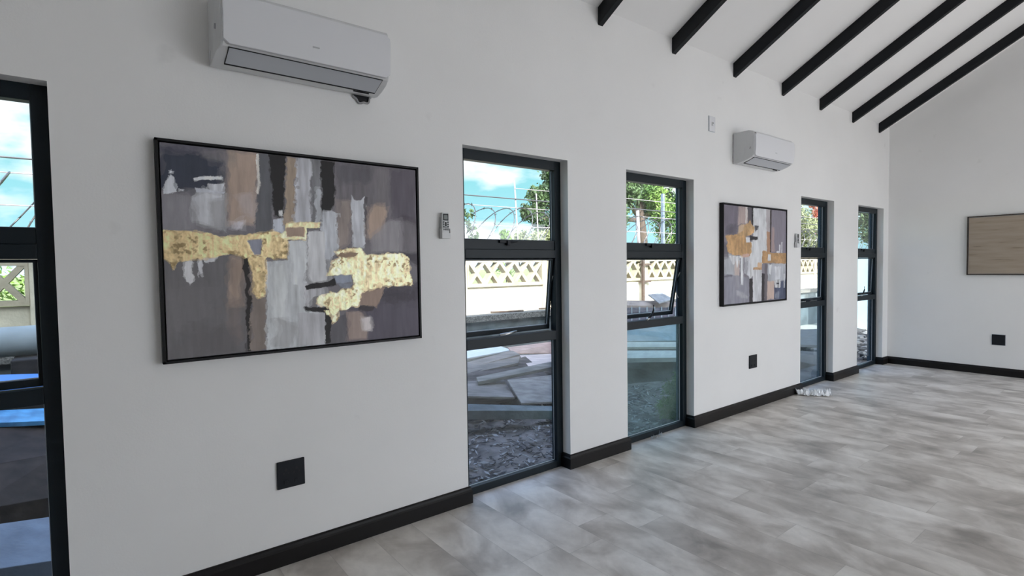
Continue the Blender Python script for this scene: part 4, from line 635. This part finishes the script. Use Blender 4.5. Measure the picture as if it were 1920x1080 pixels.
plate('wall_socket', .652, .366, .127, .130, 'black double wall socket below the big painting', 'socket', M_black, 'socket', G1)
plate('wall_socket', 4.950, .390, .140, .128, 'black wall socket below the second painting', 'socket', M_black, 'socket', G1)
e_ = empty('wall_socket', (XF, -1.16, .371), 'black wall socket low on the white end wall', 'socket', G1)
mb = MB(); mb.box((XF - .011, -1.223, .371), (XF, -1.101, .497)); mb.build('cover_plate', M_black, e_, bevel=.003)
for y in (-1.185, -1.150):
    mb = MB(); mb.box((XF - .013, y, .39), (XF - .010, y + .02, .41)); mb.build('rocker_switch', M_black, e_)
mb = MB(); mb.box((XF - .003, -1.227, .367), (XF, -1.097, .501)); mb.build('back_box', M_gasket, e_)

# ================================================================ crumpled plastic wrapper on the floor
M_wrap, n_, b_ = mat('clear_crumpled_plastic')
b_.inputs['Base Color'].default_value = (.86, .89, .92, 1); b_.inputs['Roughness'].default_value = .15; b_.inputs['Alpha'].default_value = .88
def wrapper(cx, cy, L_, W_, ang, seed, name, label, cat, h=.035, m_=None):
    rs = np.random.RandomState(seed); nu, nv = 26, 14; mb = MB(); ca, sa = math.cos(ang), math.sin(ang)
    g = []
    for i in range(nu):
        for j in range(nv):
            a = (i / (nu - 1) - .5) * L_; b = (j / (nv - 1) - .5) * W_ * (.55 + .45 * math.cos((i / (nu - 1) - .4) * 3))
            z = .004 + h * abs(fbm(np.array([i * .55 + seed]), np.array([j * .7]), 3)[0] - .45) * 3.2 * math.sin(math.pi * (j + .5) / nv) ** .6
            a += rs.randn() * .004; b += rs.randn() * .004
            g.append((cx + a * ca - b * sa, cy + a * sa + b * ca, z))
    mb.v = g
    for i in range(nu - 1):
        for j in range(nv - 1):
            k = i * nv + j; mb.f.append((k, k + 1, k + nv + 1, k + nv)); mb.m.append(0)
    o = mb.build(name, m_ or M_wrap, loc=(cx, cy, 0)); sd = o.modifiers.new('thickness', 'SOLIDIFY'); sd.thickness = .0012; tag(o, label, cat); return o
wrapper(5.985, -.155, .33, .15, math.radians(-52), 5, 'plastic_wrapper', 'crumpled clear plastic wrapper lying on the floor by the fourth window', 'wrapper', .085)
mb = MB(); rs = np.random.RandomState(2)
for k in range(26):
    x = 3.50 + .16 * rs.rand(); y = .035 + .03 * rs.rand(); s = .004 + .006 * rs.rand(); z0 = .0
    P = [Vector((x, y, z0)) + Vector((rs.randn() * s, rs.randn() * s, abs(rs.randn()) * s * 1.4)) for _ in range(4)]
    mb.quad(P[:3]); mb.quad([P[0], P[1], P[3]]); mb.quad([P[1], P[2], P[3]]); mb.quad([P[0], P[3], P[2]])
tag(mb.build('plaster_crumbs', M_gasket, loc=(3.58, .05, 0)), 'scattered pale plaster crumbs at the foot of the third window', 'debris', kind='stuff')

# ================================================================ outside: ground
def terrain(name, x0, x1, y0, y1, nx, ny, zf, m_):
    mb = MB()
    xs = np.linspace(x0, x1, nx); ys = np.linspace(y0, y1, ny)
    for y in ys:
        for x in xs: mb.v.append((x, y, zf(x, y)))
    for j in range(ny - 1):
        for i in range(nx - 1):
            k = j * nx + i; mb.f.append((k, k + 1, k + nx + 1, k + nx)); mb.m.append(0)
    return tag(mb.build(name, m_), kind='structure')
def nn(x, y, o=4): return float(fbm(np.array([x + 50.]), np.array([y + 50.]), o)[0])
M_soil = pm('grey_brown_trodden_soil', (.20, .172, .158), .95, var=.6, vscale=5, bump=1.0, bscale=28)
M_sand = pm('pale_dry_sandy_ground', (.62, .57, .47), .95, var=.12, vscale=3, bump=.4, bscale=30)
M_grass = pm('dry_green_field', (.22, .27, .09), .95, var=.3, vscale=1)
terrain('ground_near', -7, 13, TH, 3.75, 200, 60, lambda x, y: -.13 + .05 * (nn(x * 1.2, y * 1.2) - .5) + .05 * (nn(x * 7, y * 7, 3) - .5), M_soil)
terrain('ground_far', 9.5, 40, -8, 4.5, 60, 30, lambda x, y: -.16 + .08 * nn(x * .7, y * .7) - .05, M_sand)
terrain('ground_bank', -9, 34, 3.68, 4.6, 80, 8, lambda x, y: .42 + .05 * nn(x, y) + (y - 3.7) * .18, M_sand)
terrain('ground_field', -120, 400, 4.6, 300, 30, 30, lambda x, y: .25 + (.6 * nn(x * .02, y * .02) if y > 20 else 0), M_grass)
terrain('ground_yard', -30, 9.6, -30, YR - .2, 20, 20, lambda x, y: -.05, pm('pale_brick_paving', (.62, .60, .57), .9, var=.1))  # unseen yard, paving kept pale to throw sunlight up into the room
def hill(x, y): return 8 + 22 * nn(x * .006, 3.3, 3) + 3 * nn(x * .05, 1.2, 3)
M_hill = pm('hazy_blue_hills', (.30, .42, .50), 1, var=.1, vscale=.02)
mb = MB(); K = 90
for k in range(K + 1):
    x = -260 + 900 * k / K; h = 5 + 18 * nn(x * .011, 3.3, 3) + 2.5 * nn(x * .07, 1.2, 3)
    for y, z in ((215, -1), (240, h * .75), (285, h), (330, -1)): mb.v.append((x, y, z))
for k in range(K):
    for q in range(3): a = k * 4 + q; mb.f.append((a, a + 1, a + 5, a + 4)); mb.m.append(0)
tag(mb.build('distant_hills', M_hill, smooth=True), kind='structure')

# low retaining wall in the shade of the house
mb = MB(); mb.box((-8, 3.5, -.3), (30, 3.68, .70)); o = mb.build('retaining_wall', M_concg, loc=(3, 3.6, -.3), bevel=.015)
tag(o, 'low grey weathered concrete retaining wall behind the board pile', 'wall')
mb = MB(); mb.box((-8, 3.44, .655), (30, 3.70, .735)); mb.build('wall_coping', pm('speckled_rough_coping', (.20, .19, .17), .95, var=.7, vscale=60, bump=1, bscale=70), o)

# ================================================================ precast boundary fence
fence = empty('precast_fence', (4, 4.53, .25), 'pale precast concrete boundary fence with a row of crossed openings along its top', 'fence')
PX = [-5.5, -3.8, -2.14, -.45, 1.24, 2.93, 4.62, 6.31, 7.7, 9.08, 10.7, 12.3, 13.9, 15.5, 17.1, 18.7, 20.3, 21.9]
for k, x in enumerate(PX):
    mb = MB(); mb.box((x - .05, 4.47, .2), (x + .05, 4.59, 1.60)); mb.build('fence_post', M_conc, fence, loc=(x, 4.53, .2), bevel=.008)
for k in range(len(PX) - 1):
    a, b = PX[k] + .05, PX[k + 1] - .05
    mb = MB(); mb.box((a, 4.505, .2), (b, 4.555, .64)); mb.box((a, 4.505, .648), (b, 4.555, 1.085)); mb.build('plain_panel', M_conc, fence, loc=(a, 4.53, .2), bevel=.004)
    mb = MB(); z0, z1 = 1.145, 1.485; y0, y1 = 4.465, 4.60
    mb.box((a, y0, 1.09), (b, y1, z0)); mb.box((a, y0, z1), (b, y1, 1.575))
    mb.box((a, y0, z0), (a + .03, y1, z1)); mb.box((b - .03, y0, z0), (b, y1, z1))
    n_x = max(1, round((b - a - .06) / .315)); p = (b - a - .06) / n_x; t = .052
    for q in range(n_x):
        xl = a + .03 + q * p; xr = xl + p
        mb.prism([(xl - t * .3, y0 + .005, z0), (xl + t, y0 + .005, z0), (xr + t * .3, y0 + .005, z1), (xr - t, y0 + .005, z1)], (0, y1 - y0 - .01, 0))
        mb.prism([(xr - t, y0 + .006, z0), (xr + t * .3, y0 + .006, z0), (xl + t, y0 + .006, z1), (xl - t * .3, y0 + .006, z1)], (0, y1 - y0 - .012, 0))
    mb.build('lattice_panel', M_lat, fence, loc=(a, 4.53, 1.09))

# razor wire coil with barbs, carried by straight wires on poles
mb = MB(); Rr = .40; pitch = .38; x = -4.0; pts = []; n_t = int((22 + 4) / pitch * 26)
wob = lambda t: .03 * math.sin(t * .37)
path = []
for k in range(n_t):
    t = 2 * math.pi * k / 26
    path.append(Vector((-4.0 + pitch * k / 26 + .26 * math.sin(t), 4.53 + Rr * math.cos(t), 1.99 + (Rr + wob(t)) * math.sin(t))))
mb.tube(path, .008, 5)
for k in range(0, n_t, 2):
    p = path[k]; d = Vector((random.uniform(-1, 1), random.uniform(-1, 1), random.uniform(-1, 1))).normalized() * .036
    s2 = d.cross(Vector((0, 0, 1))).normalized() * .014
    mb.quad([p - d, p + s2, p + d, p - s2])
    s3 = d.cross(Vector((1, 0, 0))).normalized() * .009; mb.quad([p - d, p + s3, p + d, p - s3])
o = mb.build('razor_wire', M_wire, loc=(4, 4.53, 1.6)); tag(o, 'long coil of barbed razor wire along the top of the boundary fence', 'razor wire')
k = 0
for (x, tilt, h, r, lb) in ((5.86, -.10, 2.88, .013, 'thin leaning metal fence pole in the tall window beside the big painting'), (6.31, -.06, 2.70, .011, 'short thin metal pole on the fence post at that window’s right side'),
                            (9.09, -.06, 2.55, .035, 'thick pale metal pole rising from the fence in front of the tree trunk')):
    mb = MB(); mb.tube([(x, 4.62, 1.2), (x + tilt, 4.62, h)], r, 8); tag(mb.build('fence_pole', M_pole, loc=(x, 4.62, 1.2), smooth=True), lb.replace('that window’s right side', 'the right edge of the same window'), 'pole', 'metal poles on the boundary fence')
for z, r, x0, lb in ((2.41, .006, -4, 'middle strand of straight wire running through the razor coil'), (2.56, .010, -4, 'thick strand of straight wire above the razor coil'), (2.76, .006, 5.75, 'highest strand of straight wire, in front of the tree'), (2.09, .006, -4, 'lowest strand of straight wire inside the razor coil')):
    mb = MB(); mb.tube([(x0, 4.60, z - .01), (8, 4.60, z + .015), (22, 4.60, z)], r, 6); tag(mb.build('fence_wire', M_wire if r > .007 else M_pole, loc=(8, 4.6, z)), lb, 'wire', 'straight fence wires')
# steel post standing against the retaining wall
M_rust = pm('rusty_brown_steel', (.09, .06, .045), .8, var=.4, vscale=12)
mb = MB(); mb.box((8.88, 4.36, .4), (8.93, 4.41, 1.75)); mb.box((8.88, 4.41, 1.05), (9.2, 4.46, 1.09)); mb.box((8.88, 4.41, 1.40), (9.2, 4.46, 1.44)); tag(mb.build('steel_post', M_rust, loc=(8.92, 4.4, .4)), 'rusty square steel post in front of the fence, seen through the third window', 'post')
mb = MB(); mb.box((10.00, 4.70, .2), (10.07, 4.76, 2.98)); mb.box((10.02, 4.69, .2), (10.03, 4.70, 2.9)); o = mb.build('light_column', pm('pale_grey_metal', (.20, .24, .31), .5), loc=(10, 4.7, .2), bevel=.01); tag(o, 'pale grey rectangular column standing behind the fence at the right edge of the third window', 'column')

# ================================================================ boards and rubble
def wood(name, c, var=.3): return pm(name, c, .85, var=var, vscale=3, bump=.4, bscale=20, stretch=(1, 7, 7))
BM = dict(a=('wooden_plank', wood('weathered_grey_timber', (.235, .21, .195)), 'long weathered plank, uppermost of the sloping planks at the left of the pile', 'plank', .035),
 b=('wooden_plank', wood('weathered_brown_grey_timber', (.21, .185, .17)), 'second sloping weathered plank, lying just below the uppermost one', 'plank', .03),
 c=('timber_sheet', wood('dark_stained_sheet', (.085, .07, .068), .6), 'wide dark stained sheet in the middle of the pile', 'board', .03),
 d=('plywood_sheet', wood('red_brown_plywood', (.52, .35, .30), .2), 'reddish brown plywood sheet on top of the pile at right', 'plywood', .018),
 e=('plywood_sheet', wood('pinkish_plywood', (.66, .54, .50), .2), 'pale pinkish plywood sheet just under the reddish one', 'plywood', .018),
 f=('timber_batten', wood('grey_batten', (.26, .235, .21)), 'long narrow grey batten lying across the middle of the pile', 'batten', .035),
 g=('timber_board', wood('light_grey_board', (.36, .32, .295)), 'light grey tilted board at the right front of the pile', 'board', .02),
 h=('timber_board', wood('brown_grey_board', (.27, .235, .215)), 'scuffed brown grey board at the left front of the pile', 'board', .02),
 i=('concrete_slab', M_concg, 'long grey concrete slab along the front foot of the pile', 'slab', .085),
 w=('white_sheet', pm('white_painted_sheet', (.75, .80, .82), .5), 'white sheet edge showing above the sloping planks at left', 'sheet', .02),
 j=('wooden_plank', wood('cream_timber', (.80, .72, .64), .12), 'upper of two cream planks crossing the third window', 'plank', .035),
 k=('wooden_plank', wood('pale_cream_timber', (.82, .76, .69), .12), 'lower and wider cream plank crossing the third window', 'plank', .06),
 l=('grey_sheet', pm('smooth_grey_sheet', (.28, .32, .35), .5, var=.2), 'smooth blue grey sheet lying behind the cream planks', 'sheet', .02),
 m=('roof_beam', wood('dark_brown_beam', (.26, .215, .19)), 'long brown beam on the wall top, seen below the fence in the third window', 'beam', .05),
 n=('roof_tile_strip', wood('dark_grey_boards', (.07, .065, .075), .5), 'dark slatted panel lying under the brown beam', 'panel', .03),
 o=('roof_sheet', pm('bent_grey_sheet', (.25, .25, .26), .6, var=.3), 'small bent grey sheet leaning on the brown beam', 'sheet', .02),
 p=('timber_board', wood('dull_brown_board', (.16, .14, .13)), 'dull brown board low in the fourth window', 'board', .10),
 q=('timber_sheet', wood('dark_grey_sheet', (.12, .12, .125)), 'dark grey sloping sheet in the fourth window', 'sheet', .04),
 r=('tarpaulin', pm('dark_brown_tarp', (.050, .032, .024), .8, var=.5, bump=1, bscale=9), 'dark brown tarpaulin heaped in the lower pane of the leftmost window', 'tarpaulin', .12),
 s=('old_log', pm('dark_wet_wood', (.060, .038, .026), .8, var=.5, bump=1, bscale=9), 'dark wet timber lying in front of the brown tarpaulin', 'timber', .12),
 t=('paving_slab', pm('bluish_grey_slab', (.30, .33, .38), .8, var=.2, bump=.4), 'pale bluish grey slab with a crack at the foot of the leftmost window', 'slab', .10),
 u=('blue_sheet', pm('bright_blue_sheet', (.10, .32, .85), .3), 'bright blue sheet under the big white pipe', 'sheet', .03),
 v=('blue_sheet', pm('pale_blue_sheet', (.12, .40, .80), .25, var=.5), 'paler blue sheet just below the window bar of the leftmost window', 'sheet', .03))
for key, (nm, m_, lb, ct, th) in BM.items():
    q = [Vector(p) for p in D['B'][key]]
    mb = MB(); mb.prism(q, (0, 0, -th)); o = mb.build(nm, m_, loc=center(mb), bevel=.003); tag(o, lb, ct)
    if key == 'n':
        for t_ in range(14):
            f_ = (t_ + .5) / 14; a = q[0].lerp(q[1], f_); b = q[3].lerp(q[2], f_); mb = MB(); up = Vector((0, 0, .012)); s_ = Vector((.02, 0, 0))
            mb.prism([a - s_, a + s_, b + s_, b - s_], up); mb.build('slat', M_concg, o)
# supports under the pile so that nothing hangs in the air
mb = MB()
M_rub = pm('rubble_heap', (.055, .052, .052), .95, var=.5, vscale=6, bump=1, bscale=25)
def mound(cx, cy, rx, ry, h, label, seed, m_=M_rub, name='rubble_heap', base=-.16):
    mb = MB(); nr, na = 14, 36
    for i in range(nr + 1):
        for j in range(na):
            t = 2 * math.pi * j / na; r_ = i / nr; x = cx + rx * r_ * math.cos(t); y = cy + ry * r_ * math.sin(t)
            z = base + h * (1 - r_ ** 2.2) * (.75 + .5 * nn(x * 3 + seed, y * 3)) + .05 * (nn(x * 12, y * 12) - .5)
            mb.v.append((x, y, z))
    for i in range(nr):
        for j in range(na):
            j2 = (j + 1) % na; mb.f.append((i * na + j, i * na + j2, (i + 1) * na + j2, (i + 1) * na + j)); mb.m.append(0)
    mb.f.append(tuple(nr * na + j for j in range(na))[::-1]); mb.m.append(0)
    o = mb.build(name, m_, loc=(cx, cy, base)); tag(o, label, 'rubble'); return o
mound(3.6, 2.35, 1.2, .7, .20, 'low dark rubble heap under the loose boards outside the second window', 1)
mound(6.4, 2.4, 1.4, .8, .30, 'dark rubble heap under the cream planks outside the third window', 4)
mound(9.5, 2.3, 1.5, .9, .30, 'dark rubble heap outside the fourth window', 9)
mound(-.55, 1.95, .7, .75, .36, 'dark heap outside the leftmost window', 12)
mound(12.6, 2.0, 1.0, .5, .16, 'low stony rubble heap before the pale blue wall', 15)
RODS = [((4.55, 3.69, .752), (5.05, 3.55, .752), .014, 'short thin rod resting on the coping, left part of the second window'), ((5.42, 3.62, .757), (6.35, 3.60, .757), .011, 'longer thin rod lying along the coping at the right of the second window')]
# loose chips and flakes on the soil
mb = MB(); rs = np.random.RandomState(11)
for k in range(2600):
    x = 1.3 + 4.2 * rs.rand() ; y = .22 + 1.5 * rs.rand() ** 1.2; z = -.13 + .05 * (nn(x * 1.2, y * 1.2) - .5) + .05 * (nn(x * 7, y * 7, 3) - .5)
    L_ = .012 + .045 * rs.rand() ** 2; w_ = .004 + .012 * rs.rand(); a = rs.rand() * math.pi; tz = rs.randn() * .25
    d = Vector((math.cos(a), math.sin(a), tz)) * L_; s_ = Vector((-math.sin(a), math.cos(a), rs.randn() * .3)) * w_; c = Vector((x, y, z + .012))
    mb.prism([c - d, c + s_, c + d, c - s_], (0, 0, .004), int(rs.rand() < .4))
tag(mb.build('bark_chips', [pm('dark_chips', (.09, .08, .08), .9), pm('pale_chips', (.45, .42, .41), .9)], loc=(3, 1, -.13)), 'dark and pale flakes of bark and debris strewn on the soil', 'debris', kind='stuff')
mb = MB()
for k in range(900):
    x = 9.2 + 4.0 * rs.rand(); y = .3 + 2.0 * rs.rand(); c = Vector((x, y, -.09)); s = .02 + .06 * rs.rand() ** 2
    mb.prism([c + Vector((math.cos(t) * s * (.6 + .6 * rs.rand()), math.sin(t) * s * (.6 + .6 * rs.rand()), rs.randn() * .01)) for t in (0, 1.2, 2.5, 3.7, 5)], (0, 0, s * .6), int(rs.rand() < .5))
tag(mb.build('stony_rubble', [M_rub, pm('pale_stones', (.35, .33, .31), .9)], loc=(11, 1.3, -.1)), 'mixed stones strewn on the ground outside the last window', 'rubble', kind='stuff')
for k, (p, q, r, lb) in enumerate(RODS):
    mb = MB(); mb.tube([p, q], r, 6); tag(mb.build('steel_rod', M_rust, loc=p), lb, 'rod', 'thin rods lying behind the pile')
# pipe in the leftmost window
mb = MB(); mb.tube([(-3.2, 2.7, .88), (-.2, 3.0, .885)], .115, 28); tag(mb.build('drain_pipe', pm('off_white_pipe', (.42, .46, .46), .5, var=.1), loc=(-1.7, 2.85, .77), smooth=True), 'thick off white pipe lying across the view in the leftmost window', 'pipe')
mb = MB(); mb.box((-3.2, 2.65, -.2), (-.15, 3.15, .58)); mb.box((-3.2, 2.7, .58), (-2.9, 3.1, .77)); mb.box((-.5, 2.72, .58), (-.15, 3.12, .765)); tag(mb.build('timber_stack', pm('dark_timber_stack', (.05, .045, .045), .9, var=.5), loc=(-1.7, 2.9, -.2), bevel=.01), 'dark timber stack carrying the thick white pipe', 'timber')
# neighbouring pale wall and things at the far right
mb = MB(); mb.box((14.0, 1.0, -.4), (14.2, 2.75, 1.52)); tag(mb.build('garden_wall', pm('pale_blue_wall_paint', (.50, .68, .74), .7, var=.04), loc=(14.1, 1.9, -.4)), 'plain pale blue wall seen through the last window', 'wall')
for (x, y, w_, d_, h, c, lb) in ((9.6, 3.05, .16, .06, 1.02, (.14, .14, .15), 'upright dark grey board leaning at the left of the fourth window'), (11.6, 3.1, .9, .05, .85, (.30, .32, .34), 'broad grey upright sheet behind the rubble in the fourth window')):
    mb = MB(); mb.box((x, y, -.15), (x + w_, y + d_, h)); tag(mb.build('upright_board', wood('upright_board_grey', c, .2), loc=(x, y, -.15), bevel=.004), lb, 'board', 'upright boards by the fence')

# ================================================================ plants
def leafmat(name, c, c2):
    m, n, b = mat(name); b.inputs['Roughness'].default_value = .6
    t = n.nodes.new('ShaderNodeTexCoord'); z = n.nodes.new('ShaderNodeTexNoise'); z.inputs['Scale'].default_value = 1.3; z.inputs['Detail'].default_value = 4; n.links.new(t.outputs['Object'], z.inputs['Vector'])
    r = n.nodes.new('ShaderNodeValToRGB'); r.color_ramp.elements[0].position = .38; r.color_ramp.elements[1].position = .62; r.color_ramp.elements[0].color = (*c, 1); r.color_ramp.elements[1].color = (*c2, 1)
    n.links.new(z.outputs['Fac'], r.inputs['Fac']); n.links.new(r.outputs['Color'], b.inputs['Base Color'])
    return m
ML = leafmat('bright_green_leaves', (.06, .13, .02), (.24, .36, .07)); MD = leafmat('dark_green_leaves', (.025, .05, .016), (.085, .14, .045)); MR = leafmat('red_orange_leaves', (.55, .10, .06), (.75, .30, .18)); MO = leafmat('olive_leaves', (.14, .16, .07), (.34, .36, .18))
M_bark = pm('brown_bark', (.10, .07, .055), .9, var=.4, bump=.8)
def plant(name, base, blobs, n, ls, m_, label, cat, group=None, trunk=.09, needle=.35):
    e_ = empty(name, base, label, cat, group); rs = np.random.RandomState(int(abs(base[0]) * 10) + n)
    bv = Vector(base); mb = MB()
    top = Vector(blobs[0][:3])
    mb.tube([bv, bv.lerp(top, .5) + Vector((.06, 0, 0)), top], [trunk, trunk * .8, trunk * .4], 8)
    for b in blobs[1:]: mb.tube([bv.lerp(top, .6), Vector(b[:3])], [trunk * .5, trunk * .15], 6)
    mb.build('trunk', M_bark, e_, smooth=True)
    mb = MB()
    for k in range(n):
        b = blobs[rs.randint(len(blobs))]
        # clusters
        cl = np.random.RandomState(rs.randint(26) + 31 * (blobs.index(b) + 1)).randn(3); cl = cl / np.linalg.norm(cl) * .85
        p = Vector(b[:3]) + Vector([b[3] * cl[0], b[3] * cl[1], b[4] * cl[2]]) + Vector(rs.randn(3)) * b[3] * .20
        d = Vector(rs.randn(3)).normalized() * ls * (.6 + .8 * rs.rand()); s = d.cross(Vector(rs.randn(3))).normalized() * ls * needle
        mb.quad([p - d, p + s, p + d, p - s])
    mb.build('foliage', m_, e_); return e_
G = 'trees and shrubs beyond the fence'
plant('pine_tree', (14.6, 12, .3), [(14.0, 12, 4.4, .8, .7), (12.7, 12, 3.95, .40, .32), (12.3, 12, 3.3, .35, .22), (13.0, 12, 3.2, .5, .5), (13.4, 12, 2.7, .6, .4), (14.3, 12, 3.0, .8, .7), (13.2, 12, 4.6, .35, .35)], 9000, .085, MD, 'tall tree with ragged dark crown at the right side of the second window', 'tree', G, .14)
def far(k, bl): return [(x * k, -2.67 + (y + 2.67) * k, 1.4 + (z - 1.4) * k, r * k, h * k) for x, y, z, r, h in bl]
plant('pine_tree', (23.2, 15.5, .3), far(1.27, [(17.6, 11.6, 5.1, 1.3, 1.0), (16.4, 11.5, 4.6, .9, .9), (18.6, 11.2, 3.9, .7, .55), (18.2, 11.4, 5.9, 1.0, .6), (15.6, 11.5, 3.2, .8, .6)]), 14000, .125, MD, 'big tree with a dark spreading crown filling the third window', 'tree', G, .30)
plant('leafy_tree', (14.2, 7.9, .3), far(.81, [(17.5, 10.2, 3.5, .55, .45), (17.9, 10.2, 2.7, .55, .5), (16.9, 10.2, 4.1, .4, .3)]), 6500, .06, ML, 'sunlit yellow green tree in front of the big dark tree', 'tree', G, .06)
plant('conical_shrub', (11.15, 12, .3), [(11.15, 12, 2.45, .16, .22), (11.15, 12, 2.1, .26, .3), (11.15, 12, 1.6, .4, .5)], 2600, .06, ML, 'small cone shaped green shrub near the horizon in the second window', 'shrub', G, .05)
plant('round_shrub', (12.1, 10.5, .3), [(10.9, 10.5, 2.1, .42, .42), (11.6, 10.5, 2.15, .40, .40), (12.3, 10.5, 2.2, .5, .45), (13.2, 10.5, 2.2, .5, .5)], 7000, .06, MO, 'wide olive green shrub right of the small cone shaped shrub', 'shrub', G, .05)
plant('flowering_shrub', (20.5, 5.9, .3), [(20.4, 5.75, 3.3, .28, .45), (20.6, 5.75, 2.7, .28, .3)], 2600, .06, MR, 'tall shrub with red and orange flowers in the fourth window', 'shrub', G, .04)
plant('round_shrub', (19.2, 5.6, .3), [(18.6, 5.5, 2.7, .38, .5), (19.4, 5.7, 2.3, .45, .5), (19.0, 5.6, 1.9, .4, .4)], 6000, .055, MO, 'dense grey green shrub behind the fence in the fourth window', 'shrub', G, .05)
plant('leafy_tree', (17.2, 3.1, -.2), [(17.2, 3.0, 2.95, .42, .5), (17.2, 3.0, 2.35, .40, .4)], 4500, .06, MD, 'dark leafy tree over the pale blue wall in the last window', 'tree', G, .06)
plant('climbing_vine', (4.75, 4.5, 1.58), [(4.72, 4.5, 2.2, .09, .16), (4.80, 4.5, 1.95, .09, .14)], 90, .05, MD, 'small leafy vine hanging on the wire at the left of the second window', 'vine', None, .006, .45)
plant('green_weed', (4.70, .62, -.13), [(4.74, .62, .05, .16, .15), (4.52, .58, -.03, .14, .09), (4.95, .70, .12, .13, .17)], 5000, .022, ML, 'light green weed growing on the soil outside the third window', 'weed', None, .004, .25)
plant('hedge', (-.9, 7.0, .3), [(-.9, 7.0, 1.0, .9, .4), (-2.4, 7.0, 1.0, .9, .4), (.6, 7, 1.0, .9, .4)], 5000, .05, ML, 'low green hedge behind the fence in the leftmost window', 'hedge', G, .03)
wrapper(9.62, .55, .35, .12, .3, 8, 'paper_scrap', 'white scrap of paper outside the foot of the last window', 'scrap', .05, M_gasket).location.z = -.10
